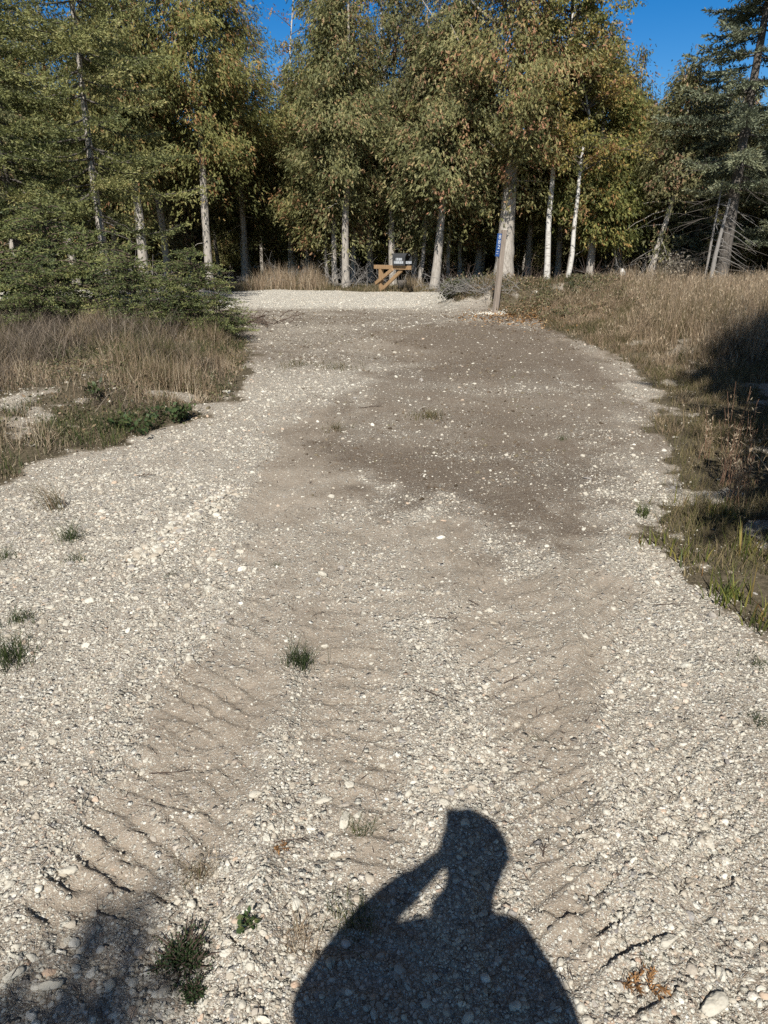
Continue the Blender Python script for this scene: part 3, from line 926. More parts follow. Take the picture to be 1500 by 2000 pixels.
cedar(806, 25.5, 5, 'dim grey cedar trunk between the mailbox and the crooked cedar', .09, (.01, 0), scale=1.1)
cedar(846, 23.4, 2, 'cedar with a stout trunk leaning right, midway between mailbox and sign post', .15, (.075, 0), scale=1.15, flare=.25)
cedar(876, 25.4, 1, 'thin cedar trunk right of the stout leaning one', .07, scale=.9)
cedar(895, 26.2, 5, 'thin shaded cedar left of the mound', .075, scale=1.15)
cedar(930, 27.0, 0, 'tall cedar behind the mound, left of the biggest trunk', .13, scale=.74)
cedar(1030, 27.0, 0, 'tall cedar between the biggest trunk and the birches', .13, scale=.74)
cedar(1146, 24.0, 5, 'small cedar with a short pale stem right of the two birches', .14, (.02, 0), scale=1.1, flare=.1)
cedar(1205, 26.0, 2, 'bushy brownish cedar behind the second birch', .12, scale=.93)
cedar(1085, 26.5, 2, 'brownish cedar filling the space behind the white birch trunks', .12, scale=1.1)
cedar(1330, 27.5, 3, 'low dense cedar behind the leaning trunk at right', .11, scale=.95)
cedar(1395, 28.5, 3, 'low cedar behind the big right spruce', .11, scale=1.0)
cedar(1470, 25.5, 3, 'yellow green cedar at the right margin with foliage to the grass', .11, scale=.82)
cedar(1545, 25.0, 3, 'cedar cut by the right margin of the view', .11, scale=.8)
cedar(1620, 24.0, 3, 'cedar just outside the right margin', .11, scale=.9)
cedar(1265, 29.0, 3, 'distant low cedar in the notch below the blue sky', .11, scale=.93)
cedar(105, 27.5, 1, 'tall cedar behind the two left spruces, mostly hidden', .12, scale=.95)
cedar(235, 28.0, 0, 'tall cedar showing yellowish between the left spruce boughs', .12, scale=.95)
cedar(575, 28.5, 1, 'cedar in the second row below the sky notch at left', .12, scale=.70)
cedar(480, 27.5, 4, 'broad cedar overhanging the dark gap in the wood', .12, scale=.95)
cedar(600, 28.5, 1, 'cedar deep in the dark gap behind the front row', .11, scale=.78)
cedar(725, 26.2, 0, 'tall cedar behind and left of the mailbox', .13, scale=.74)

# the shaded wood behind: each tree its own object, sharing crown meshes
bk = 0
for Y, dx, kinds, sc in ((30.0, 1.7, (1, 5, 2, 1), .68), (33.5, 1.7, (1, 2, 5), .72), (37.0, 1.9, (3, 2, 3), .95), (41.0, 2.1, (3, 3), 1.08), (46.0, 2.6, (3, 3), 1.2)):
    x = -.62 * Y
    while x < .62 * Y:
        xx = x + rng.normal(0, .35); yy = Y + rng.normal(0, .7)
        px = 750 + FPX * xx / (yy * .937)
        k = kinds[bk % len(kinds)]
        lim = sc * rng.uniform(.88, 1.08)
        cedar(px, yy, k, 'cedar in the shaded wood behind the front row', .09, (rng.normal(0, .012), 0), lim, group=CEDARS_BEHIND, bark='bark', stubs=4)
        bk += 1
        x += dx * rng.uniform(.8, 1.25)
print('back trees', bk)

# biggest trunk, behind the sign post
def big_cedar():
    b = floor_at(983, 23.2)
    t = thing('cedar_tree', 'biggest cedar, thick pale trunk right behind the blue sign post', 'tree', b)
    p = np.array([[-.02, 0, -.1], [-.01, 0, .6], [.0, 0, 1.5], [.02, 0, 2.5], [.05, 0, 4.0], [.08, 0, 6], [.1, 0, 8.5], [.12, 0, 12.5]])
    m = trunk_mesh(p, .34, 16, 10, 5, 2.6, 5.0, .45, 1.2)
    r = np.random.default_rng(8)
    for z, az, L, u in ((4.3, 3.3, 2.6, .25), (4.9, 2.9, 3.0, .35), (5.6, 3.6, 2.4, .45), (6.4, 3.0, 2.8, .5), (5.2, -.2, 2.0, .4), (6.2, .3, 2.2, .5), (4.0, 4.2, 1.6, .0), (7.0, 3.4, 2.3, .6)):
        s = np.linspace(0, 1, 9)[:, None]
        q = np.array([.06, 0, z]) + np.array([cos(az), sin(az), 0]) * L * s + np.array([0, 0, 1.]) * (L * u * s ** 1.6 - .12 * L * np.sin(s * 3)) + np.cumsum(r.normal(0, .035, (9, 3)), 0) * s
        m.tube(q, np.linspace(.055, .012, 9), 6, .5, False)
    m.build('trunk', M['bark'], t, True)
    a_ = cedar_crown(61, 12.5, 2.9, 3.9, 2300, 105, .2, .8, .06, .019, .5, .15); b_ = cedar_crown(65, 9.5, .95, 3.9, 420, 119, .15, .8, .06, .019, .3, .15)
    a_.add(np.vstack(b_.V) + np.array([.1, -.75, 0]), np.vstack(b_.F), np.concatenate(b_.T))
    a_.build('crown', M['cedar'], t)


big_cedar()

# leaning cedar with a bare pale stem in the right grass
def lean_cedar():
    b = floor_at(1266, 22.6)
    t = thing('cedar_tree', 'cedar with a bare leaning pale stem rising out of the tall right grass', 'tree', b)
    p = np.array([[-.02, 0, -.1], [.03, 0, .5], [.12, 0, 1.1], [.28, 0, 1.8], [.42, 0, 2.5], [.5, 0, 3.5], [.5, 0, 4.8], [.45, 0, 5.8]])
    trunk_mesh(p, .115, 10, 16, 31, .6, 2.8, .2, 1.1).build('trunk', M['bark'], t, True)
    c = cedar_crown(62, 6.0, 1.5, 2.6, 900, 84, .1); c2 = cedar_crown(63, 1.6, .42, 1.0, 50, 40, .02)
    cc = MB()
    for q, off in ((c, (.45, 0, 0)), (c2, (.2, -.1, 0.0))):
        cc.add(np.vstack(q.V) + np.array(off), np.vstack(q.F), np.concatenate(q.T))
    cc.build('crown', M['cedar'], t)


lean_cedar()


# birches: white stems following the photo, yellowing leaves
def birch(label, pts, Y, r0, seed, Lr, nstart, zmin, tint=(.52, .2), nleaf=46):
    P = np.array([at(px, py, Y) for px, py in pts])
    b = P[0].copy(); b[2] = gz(b[0], Y, False)
    t = thing('birch_tree', label, 'tree', b)
    L = P - b; L[0, 2] = -.1
    last = L[-1] + (L[-1] - L[-2]) * 1.2
    L = np.vstack([L, last])
    s = np.linspace(0, 1, 30); si = np.linspace(0, 1, len(L))
    r = np.random.default_rng(seed)
    path = np.stack([np.interp(s, si, L[:, k]) for k in range(3)], 1); path += np.cumsum(r.normal(0, .008, path.shape), 0)
    path[:, 1] += s * .3
    MB().tube(path, r0 * (1 - s * .8) * (1 + .4 * np.exp(-s * 20)), 10).build('trunk', M['birch'], t, True)
    st = []
    for _ in range(nstart):
        k = r.integers(0, 30)
        while path[k, 2] < zmin: k = r.integers(0, 30)
        st.append((path[k], r.uniform(0, 2 * pi)))
    m, lv = leafy_branches(seed, st, Lr, (.35, 1.1), r0 * .32, (.085, .058), nleaf, -.12, 4, tint)
    m.build('branches', M['dark_bark'], t, True); lv.build('crown', M['birch_leaf'], t)
    return t


birch('white birch with a nearly straight stem, nearer the sign post', [(1068, 556), (1072, 450), (1080, 350), (1092, 220), (1104, 120), (1118, 50), (1131, -10)], 22.8, .088, 71, (.8, 2.3), 70, 3.5, (.55, .2), 70)
birch('white birch with a bent, leaning stem, farther from the sign post', [(1106, 552), (1118, 505), (1128, 410), (1135, 340), (1142, 290), (1157, 225), (1152, 195), (1145, 150)], 22.4, .072, 72, (.8, 2.0), 46, 3.2, (.5, .22), 70)
birch('slender birch with thin rusty foliage, half hidden among cedars above the mailbox', [(690, 560), (692, 400), (692, 250), (690, 160), (684, 80), (680, 10)], 26.5, .075, 73, (.7, 1.7), 40, 4.2, (.72, .2), 34)
birch('thin tall birch twigs in the sky notch right of the tall left cedar', [(566, 560), (566, 300), (565, 180), (563, 90), (566, 0)], 29.0, .055, 74, (.4, 1.1), 20, 6.2, (.75, .15), 12)
birch('birch crown against the sky above the mailbox', [(765, 560), (762, 300), (752, 160), (745, 60), (748, -20)], 27.8, .07, 75, (.7, 1.6), 34, 5.2, (.6, .22), 26)


# spruces
def spruce(px, Y, label, Hh, R, zb, seed, mat, r0=.1, lean=(0, 0), dead=18, bark='dark_bark', leaf=(.085, .020), base=None, zdead=(.3, 2.2), dlen=1.1, **kw):
    b = floor_at(px, Y) if base is None else np.array([base[0], base[1], gz(base[0], base[1], False)])
    t = thing('spruce_tree', label, 'tree', b)
    trunk_mesh(trunk_path(Hh, lean, .03, seed=seed), r0, 10, 0, seed, flare=.3).build('trunk', M[bark], t, True)
    m, lim = spruce_crown(seed, Hh, R, zb, leaf=leaf, **kw)
    if dead:
        r = np.random.default_rng(seed + 3)
        for _ in range(dead):
            z = r.uniform(*zdead); az = r.uniform(0, 6.28); L = dlen * r.uniform(.4, 1.1); s = np.linspace(0, 1, 7)[:, None]
            q = np.array([0, 0, z]) + np.array([cos(az), sin(az), 0]) * L * s + np.array([0, 0, -.25]) * L * s ** 1.5 + np.cumsum(r.normal(0, .02, (7, 3)), 0)
            lim.tube(q, np.linspace(.012, .003, 7), 4, .5, False)
            for _k in range(3):
                i = r.integers(2, 6); a2 = az + r.normal(0, .8); d = np.array([cos(a2), sin(a2), r.normal(-.1, .3)])
                lim.tube(q[i] + d * L * .35 * s, np.linspace(.005, .002, 7), 3, .5, False)
    lim.tube(np.array([[0, 0, .15], [0, 0, Hh * .5], [0, 0, Hh]]), [.012, .01, .004], 5, .5, True)
    br = lim.build('branches', M['bough'], t, True)
    cr = m.build('crown', M[mat], t)
    for o in (br, cr):
        o.rotation_euler = (-lean[1], lean[0], 0)
    return t


spruce(213, 15.0, 'spruce with tiered drooping boughs and a pale trunk showing between them, left of the drive', 9.2, 2.15, 1.75, 81, 'spruce', .085, (0.0, 0), 22, 'bark', leaf=(.075, .019), per=8, dens=.95, step=.50, droop=.42)
spruce(45, 15.2, 'spruce at the upper left margin with boughs against the sky', 8.2, 1.9, 1.5, 82, 'spruce', .09, leaf=(.08, .02), per=8, step=.34)
spruce(1404, 21.0, 'tall blue grey spruce against the sky at the right', 11.2, 2.45, 2.7, 83, 'blue_spruce', .17, (.022, 0), 40, leaf=(.11, .028), per=8, step=.60, dens=.9, zdead=(.5, 3.4), dlen=1.8)
spruce(1345, 24.5, 'smaller dark spruce left of the tall blue grey one', 6.2, 1.7, 1.0, 84, 'blue_spruce', .1, leaf=(.10, .026), per=8, step=.36)
spruce(1530, 22.5, 'spruce reaching in from the right margin', 7.6, 2.2, 1.4, 85, 'blue_spruce', .12, leaf=(.10, .026), per=8, step=.38)
spruce(0, 0, 'young spruce right of the drive, outside the view, one bough reaching the right margin', 5.9, 3.0, .8, 86, 'spruce', .07, leaf=(.09, .032), base=(4.8, 3.1), per=9, step=.22, dead=4)
spruce(0, 0, 'slim spruce behind the viewpoint shading the lower left gravel', 6.45, .85, 2.2, 87, 'spruce', .06, leaf=(.08, .028), base=(-1.57, -5.62), per=7, step=.3, dead=4)


def shade_cedar():
    b = np.array([3.92, -4.0, gz(3.92, -4.0, False)])
    t = thing('cedar_tree', 'tall high-crowned cedar behind the viewpoint shading the right grass', 'tree', b)
    trunk_mesh(trunk_path(14.4, (0, 0), .05, seed=5), .2, 10, 6, 5, 3, 7).build('trunk', M['bark'], t, True)
    cedar_crown(64, 14.8, 3.0, 8.3, 3000, 42, .1, .8, .14, .07, .9, .22).build('crown', M['cedar'], t)


shade_cedar()

# dead leaning snags beside the right spruce
for lab, pts, Y, r0, n in (('thicker dead snag leaning right, bare side twigs, in front of the tall spruce', [(1384, 566), (1397, 500), (1412, 440), (1426, 388)], 20.2, .07, 26),
                           ('thin dead pole leaning right against the tall spruce', [(1376, 548), (1388, 480), (1401, 410), (1412, 352)], 20.6, .04, 9)):
    P = np.array([at(px, py, Y) for px, py in pts]); b = P[0].copy(); b[2] = gz(b[0], Y, False) - .03
    t = thing('dead_tree', lab, 'dead tree', b)
    L = P - b; L[0, 2] = 0
    s = np.linspace(0, 1, 16); si = np.linspace(0, 1, 4)
    path = np.stack([np.interp(s, si, L[:, k]) for k in range(3)], 1)
    m = MB().tube(path, r0 * (1 - .6 * s), 8)
    m.build('trunk', M['dead_wood'], t, True)
    tw = MB(); r = np.random.default_rng(n)
    for _ in range(n):
        k = r.integers(1, 13); az = r.normal(-.2, .9); Lb = r.uniform(.3, 1.3); ss_ = np.linspace(0, 1, 6)[:, None]
        q = path[k] + np.array([cos(az), sin(az) * .6, 0]) * Lb * ss_ + np.array([0, 0, -.5]) * Lb * ss_ ** 1.4 + np.cumsum(r.normal(0, .02, (6, 3)), 0)
        tw.tube(q, np.linspace(.011, .003, 6), 4, .5, False)
    tw.build('branches', M['dead_wood'], t)

# low spruce shrubs along the left bank
SHR = []
for sd, Hh, R in ((91, 1.15, 1.0), (92, .9, .95), (93, 1.35, .85)):
    m, lim = spruce_crown(sd, Hh, R, .05, step=.12, leaf=(.045, .012), per=13, tw_len=.24, pow_=.6, dens=1.1, droop=-.42)
    SHR.append((m, lim))
PROTO = {}
for px, Y, k, sc, rz, lab in (
        (15, 12.0, 1, 1.25, .3, 'low spruce shrub at the left margin of the bank'), (112, 12.6, 2, 1.25, 1.2, 'yellowish spruce shrub, tallest on the left bank'),
        (80, 11.3, 1, .95, 2.2, 'short spruce shrub in front of the tallest yellowish one'), (185, 12.2, 0, 1.15, 2.0, 'dense green spruce shrub in the middle of the left bank'),
        (268, 11.5, 0, 1.0, 4.0, 'broad dark green spruce shrub in front of the dead branches'), (335, 11.2, 1, .85, 5.0, 'spruce shrub under the grey tangled twigs'),
        (388, 11.4, 2, .88, .7, 'spruce shrub with a spiky top at the road end of the left bank'), (428, 11.2, 1, .72, 1.9, 'smallest spruce shrub, nearest the driveway')):
    b = floor_at(px, Y, 600)
    t = thing('spruce_shrub', lab, 'shrub', b, rz, 'low spruces on the left bank')
    if k not in PROTO:
        PROTO[k] = (SHR[k][0].build('crown', M['low_shrub'], t), SHR[k][1].build('branches', M['twig'], t))
    else:
        for src in PROTO[k]:
            c = src.copy(); COL.objects.link(c); c.parent = t
    t.scale = (sc, sc, sc)


def brush(px, Y, label, n, spread, Lr, seed, mat='dead_wood', up=(.1, 1.2), r0=.008, name='dead_brush', base=None):
    r = np.random.default_rng(seed)
    b = floor_at(px, Y, 580) if base is None else base
    m = MB()
    for _ in range(n):
        az = r.uniform(0, 6.28); L = r.uniform(*Lr); s = np.linspace(0, 1, 7)[:, None]
        d = norm(np.array([cos(az), sin(az), r.uniform(*up)]))
        p0 = np.array([r.normal(0, spread), r.normal(0, spread * .6), r.uniform(0, .1)])
        q = p0 + d * L * s + np.array([0, 0, -.35]) * L * s ** 2 + np.cumsum(r.normal(0, .03, (7, 3)), 0) * L
        m.tube(q, np.linspace(r0, r0 * .3, 7), 4, r.uniform(.2, .8), False)
        for _k in range(3):
            i = r.integers(2, 6); d2 = norm(d + r.normal(0, .6, 3)); m.tube(q[i] + d2 * L * .4 * s, np.linspace(r0 * .5, r0 * .2, 7), 3, .5, False)
    o = m.build(name, M[mat])
    o.location = b
    return tag(o, label, 'brush')


brush(300, 13.4, 'tangle of grey dead branches behind the left spruce shrubs', 70, .5, (.5, 1.3), 201, up=(.2, 1.6))
brush(350, 12.4, 'pinkish grey dry twigs arching over the shrub nearest the road', 60, .28, (.3, .8), 202, 'twig', (.1, 1.3), .006)
brush(452, 13.2, 'dark brush heap at the end of the left bank by the road', 80, .38, (.25, .65), 203, 'twig', (-.05, .8), .009)
brush(915, 16.6, 'grey dead brush on the mound left of the sign post', 150, .5, (.25, .8), 204, 'dead_wood', (0, 1.0), .006)
brush(1440, 21.2, 'grey fallen brush at the foot of the tall right spruce', 60, .9, (.5, 1.6), 205, 'dead_wood', (-.05, .6), .01)
brush(660, 23.4, 'thin grey sapling twigs at the foot of the pair of cedars', 26, .35, (.4, 1.2), 206, 'dead_wood', (.3, 2.0), .008)
brush(500, 22.9, 'dry twigs under the cedars at the left end of the road verge', 30, .8, (.3, .8), 207, 'dead_wood', (.3, 2.0), .005)


for k, (px, Y, lab, n, mt) in enumerate([
        (570, 24.6, 'dim dead branches under the cedars in the dark gap', 26, 'dead_wood'), (720, 24.2, 'thin dead stems right of the pair of cedars', 22, 'dead_wood'),
        (800, 24.0, 'dead stems between the mailbox and the crooked cedar', 20, 'dead_wood'), (880, 23.8, 'brown dry stems beside the stout leaning cedar', 30, 'twig'),
        (1030, 21.6, 'brown dry stems right of the biggest cedar', 34, 'twig'), (1180, 22.4, 'dry stems behind the grass right of the small cedar', 34, 'twig'),
        (1240, 23.0, 'grey dead stems left of the leaning cedar', 30, 'dead_wood')]):
    brush(px, Y, lab, n, .55, (.4, 1.3), 220 + k, mt, (.5, 2.4), .007)


# ------------------------------------------------------------------ leafy weeds and grasses
def region_pts(n, x0, x1, y0, y1, test):
    x = rng.uniform(x0, x1, n); y = rng.uniform(y0, y1, n)
    m = test(x, y); x, y = x[m], y[m]
    return x, y


def vegp(x, y):
    return masks(x, y)['veg']


def field_grass():
    m = MB()
    # tall reddish brown bunch grass of the right field
    x, y = region_pts(230000, .8, 15, 5.6, 19.5, lambda x, y: (rng.uniform(size=len(x)) < ss(.45, .75, vegp(x, y)) * (.25 + .75 * ss(.32, .62, fbm(x * 1.1, y * 1.1, 301)))) & (x < .62 * (y * .94 + .6) + 1) & (sdist(x, y, RIGHT_VEG) < -.1))
    nb = rng.permutation(len(x))[:6500]; x, y = x[nb], y[nb]
    tall = ss(7.6, 11.0, y) * ss(.2, 1.6, -sdist(x, y, RIGHT_VEG)) * (1 - .85 * ss(5.8, 4.4, x) * ss(11.5, 13, y))
    kb = rng.integers(8, 34, len(x)); k = np.repeat(np.arange(len(x)), kb); n = len(k)
    bh = rng.uniform(.6, 1.3, len(x)) * (.7 + .6 * fbm(x * 1.5, y * 1.5, 305)); bt = np.clip(rng.normal(.52, .2, len(x)) + (fbm(x * .8, y * .8, 303) - .5) * .6, 0, 1)
    a = rng.uniform(0, 2 * pi, n); rd = np.abs(rng.normal(0, .055, n))
    x, y, tall = x[k] + np.cos(a) * rd, y[k] + np.sin(a) * rd, tall[k]
    h = (.10 + (.46 - .20 * ss(11, 16, y)) * tall) * bh[k] * rng.uniform(.45, 1.2, n)
    t = np.clip(bt[k] + rng.normal(0, .13, n) - .2 * (1 - tall), 0, 1)
    h = h * np.where(rng.uniform(size=n) < .05, 1.4, 1)
    m.blades(np.stack([x, y, H(x, y, False) - .01], 1), h, a + rng.normal(0, .5, n), np.abs(rng.normal(.18, .25, n)).clip(.02, 1.1) + .3 * (1 - tall), .003 + .0005 * y * .6, t)
    # seed heads on the taller stalks
    q = rng.uniform(size=n) < .22 * tall; hx, hy, hh = x[q], y[q], h[q]; k2 = len(hx)
    c = np.stack([hx, hy, H(hx, hy, False) + hh * .85], 1) + rng.normal(0, .03, (k2, 3)); d = norm(rng.normal(0, .4, (k2, 3)) + np.array([0, 0, 1.])); w = norm(np.cross(d, rng.normal(0, 1, (k2, 3))))
    m.leaves(c, d, w, .06, .012, np.clip(rng.normal(.75, .15, k2), 0, 1))
    print('field', n)
    tag(m.build('dry_field_grass', M['dry_grass']), 'tall reddish brown dry grass of the right field', 'grass', None, 'stuff')


def right_edge_grass():
    m = MB()
    x, y = region_pts(90000, .9, 6, 3.3, 9, lambda x, y: (rng.uniform(size=len(x)) < ss(.4, .8, vegp(x, y)) * (.2 + .8 * ss(.35, .6, fbm(x * 1.6, y * 1.6, 311)))) & (x < .62 * (y * .94 + .6) + .5))
    n = len(x)
    h = rng.uniform(.03, .17, n) * (.6 + .9 * fbm(x * 1.2, y * 1.2, 315))
    t = np.clip(rng.normal(.62, .22, n) + (fbm(x * 1.5, y * 1.5, 317) - .5) * 1.0, 0, 1)
    m.blades(np.stack([x, y, H(x, y, False) - .01], 1), h, rng.uniform(0, 2 * pi, n), rng.uniform(.1, 1.1, n), .0035, t)
    br = rng.uniform(size=n) < .0
    tag(m.build('verge_grass', M['olive_grass']), 'short green and yellow grass along the right edge of the drive', 'grass', None, 'stuff')
    print('edge', n)


def bank_grass():
    m = MB()
    x, y = region_pts(260000, -9, -.6, 4.4, 13, lambda x, y: (rng.uniform(size=len(x)) < ss(.4, .75, vegp(x, y)) * (.22 + .78 * ss(.36, .6, fbm(x * 1.3, y * 1.3, 321)))) & (x > -.62 * (y * .94 + .6) - .6) & (sdist(x, y, LEFT_VEG) < 0))
    n = len(x)
    tl = ss(.35, .7, fbm(x * .8, y * .8, 323))
    edge = ss(0, .5, -sdist(x, y, LEFT_VEG))
    h = (.05 + .30 * tl * edge * ss(.35, .6, fbm(x * 2.3, y * 2.3, 325))) * rng.uniform(.4, 1.35, n)
    t = np.clip(rng.normal(.45, .27, n) + (fbm(x * 1.1, y * 1.1, 327) - .5) * 1.2, 0, 1)
    m.blades(np.stack([x, y, H(x, y, False) - .01], 1), h, rng.uniform(0, 2 * pi, n), np.abs(rng.normal(.35, .55, n)).clip(.02, 1.3), .0028 + .00035 * y, t, 1.4)
    tag(m.build('bank_grass', M['dry_grass']), 'matted brown and green grass covering the left bank', 'grass', None, 'stuff')
    m = MB()
    g = rng.uniform(size=n) < .5 * ss(.42, .6, fbm(x * 1.0, y * 1.0, 331))
    x, y = x[g], y[g]; n = len(x)
    m.blades(np.stack([x, y, H(x, y, False) - .01], 1), rng.uniform(.05, .2, n), rng.uniform(0, 2 * pi, n), rng.uniform(.1, .9, n), .005, np.clip(rng.normal(.35, .2, n), 0, 1))
    tag(m.build('bank_undergrowth', M['green_grass']), 'low green growth between the dry grass of the left bank', 'grass', None, 'stuff')
    print('bank', n)
    m = MB()
    x, y = region_pts(60000, -8, -.6, 4.5, 13, lambda x, y: (rng.uniform(size=len(x)) < ss(.45, .8, vegp(x, y)) * ss(.42, .62, fbm(x * .9 + 7, y * .9, 337))) & (sdist(x, y, LEFT_VEG) < -.15) & (x > -.62 * (y * .94 + .6) - .6))
    n = len(x)
    m.blades(np.stack([x, y, H(x, y, False) - .01], 1), rng.uniform(.18, .52, n) * ss(-.1, .8, -sdist(x, y, LEFT_VEG)), rng.uniform(0, 2 * pi, n), rng.uniform(.35, 1.25, n), .003 + .0003 * y, np.clip(rng.normal(.45, .25, n), 0, 1), 1.25)
    tag(m.build('bank_brush', M['brush']), 'tangled arching brown dead stems over the left bank', 'brush', None, 'stuff')
    m = MB()
    x, y = region_pts(42000, -8, -.6, 4.6, 13, lambda x, y: (rng.uniform(size=len(x)) < ss(.35, .7, vegp(x, y)) * ss(.42, .6, fbm(x * 1.7, y * 1.7, 335))) & (sdist(x, y, LEFT_VEG) < .1) & (x > -.62 * (y * .94 + .6) - .6))
    n = len(x)
    c = np.stack([x, y, H(x, y, False) + rng.uniform(0, .10, n)], 1)
    d = norm(rng.normal(0, 1, (n, 3)) + np.array([0, -.2, .2])); w = norm(np.cross(d, rng.normal(0, 1, (n, 3))))
    m.leaves(c, d, w, rng.uniform(.02, .05, n), rng.uniform(.012, .024, n), np.clip(rng.normal(.5, .25, n) + (fbm(x, y, 353) - .5), 0, 1))
    tag(m.build('bank_weeds', M['creeper']), 'low small leaved weeds and litter over the left bank', 'weeds', None, 'stuff')


def far_verge():
    m = MB()
    x, y = region_pts(26000, -9, 4, 21.8, 24.2, lambda x, y: rng.uniform(size=len(x)) < (.3 + .7 * ss(.4, .6, fbm(x * 1.4, y * 1.4, 341))))
    n = len(x); tl = np.exp(-((x + 3.4) / .8) ** 2) + .8 * np.exp(-((x + 2.2) / .45) ** 2) + .5 * np.exp(-((x - .9) / .4) ** 2)
    tl = tl * (rng.uniform(size=n) < .6)
    h = (.12 + .62 * tl) * rng.uniform(.4, 1.2, n)
    m.blades(np.stack([x, y, H(x, y, False) - .01], 1), h, rng.uniform(0, 2 * pi, n), rng.uniform(.05, .6, n), .012, np.clip(rng.normal(.16, .12, n) + .4 * tl + .5 * (rng.uniform(size=n) < .15), 0, 1))
    tag(m.build('roadside_grass', M['dry_grass']), 'grey green weeds and dry stalks along the far side of the road', 'grass', None, 'stuff')


def ground_cover():
    m = MB()
    # creeping green plants on the plateau behind the post and on the mound
    x, y = region_pts(60000, 1.6, 12, 13.5, 19.5, lambda x, y: (rng.uniform(size=len(x)) < ss(.4, .8, vegp(x, y)) * ss(.35, .6, fbm(x * 1.3, y * 1.3, 351))) & (x < 8.5))
    n = len(x)
    c = np.stack([x, y, H(x, y, False) + rng.uniform(0, .16, n)], 1)
    d = norm(rng.normal(0, 1, (n, 3)) + np.array([0, -.2, .2])); w = norm(np.cross(d, rng.normal(0, 1, (n, 3))))
    m.leaves(c, d, w, rng.uniform(.035, .075, n), rng.uniform(.02, .035, n), np.clip(rng.normal(.55, .25, n) + (fbm(x, y, 353) - .5), 0, 1))
    tag(m.build('ground_cover', M['creeper']), 'creeping green plants on the rise behind the sign post', 'ground cover', None, 'stuff')
    m = MB()
    x, y = region_pts(20000, 1.2, 6.2, 12.2, 17.2, lambda x, y: rng.uniform(size=len(x)) < np.exp(-(((x - 3.0) / 1.1) ** 2 + ((y - 14.4) / 1.0) ** 2)) + .08 * vegp(x, y))
    n = len(x)
    c = np.stack([x, y, H(x, y, False) + rng.uniform(.0, .03, n)], 1)
    d = norm(np.stack([rng.normal(size=n), rng.normal(size=n), rng.normal(0, .25, n)], 1)); w = norm(np.cross(d, np.stack([rng.normal(0, .3, n), rng.normal(0, .3, n), np.ones(n)], 1)))
    m.leaves(c, d, w, rng.uniform(.035, .075, n), rng.uniform(.025, .045, n), rng.uniform(0, 1, n))
    tag(m.build('fallen_leaves', M['litter']), 'orange and brown fallen leaves round the foot of the sign post', 'leaves', None, 'stuff')


def chaff():
    m = MB(); n = 3600
    y = .95 + 13 * rng.uniform(size=n) ** 1.5; x = rng.uniform(-1, 1, n) * (.57 * (y * .94 + .56))
    ok = vegp(x, y) < .4
    x, y = x[ok], y[ok]; n = len(x)
    az = rng.uniform(0, 6.28, n); L = rng.uniform(.015, .06, n) * (1 + y * .08)
    z = H(x, y)
    c = np.stack([x, y, z + .007], 1); d = norm(np.stack([np.cos(az), np.sin(az), rng.normal(.12, .12, n)], 1)); w = norm(np.cross(d, np.tile([0, 0, 1.], (n, 1)) + rng.normal(0, .3, (n, 3))))
    m.leaves(c, d, w, L, .0016 + .0009 * y * .5, rng.uniform(.0, .5, n))
    tag(m.build('plant_litter', M['twig']), 'dry stalks and twig bits scattered over the gravel', 'litter', None, 'stuff')


field_grass(); right_edge_grass(); bank_grass(); far_verge(); ground_cover(); chaff()


def tuft(px, py, label, n, h, spread, lean, wid, mat, seed, tint=(.4, .15), name='grass_tuft', aim=None):
    r = np.random.default_rng(seed)
    p = onground(px, py)
    P = np.stack([r.normal(0, spread, n), r.normal(0, spread, n), np.zeros(n)], 1)
    az = r.uniform(0, 6.28, n) if aim is None else r.normal(aim, .5, n)
    P[:, 2] = H(P[:, 0] + p[0], P[:, 1] + p[1]) - p[2] - .004
    m = MB().blades(P, h * r.uniform(.45, 1.2, n), az, np.clip(r.normal(lean, .22, n), .02, 1.05), wid, np.clip(r.normal(*tint, n), 0, 1))
    o = m.build(name, M[mat]); o.location = p
    return tag(o, label, 'grass tuft')


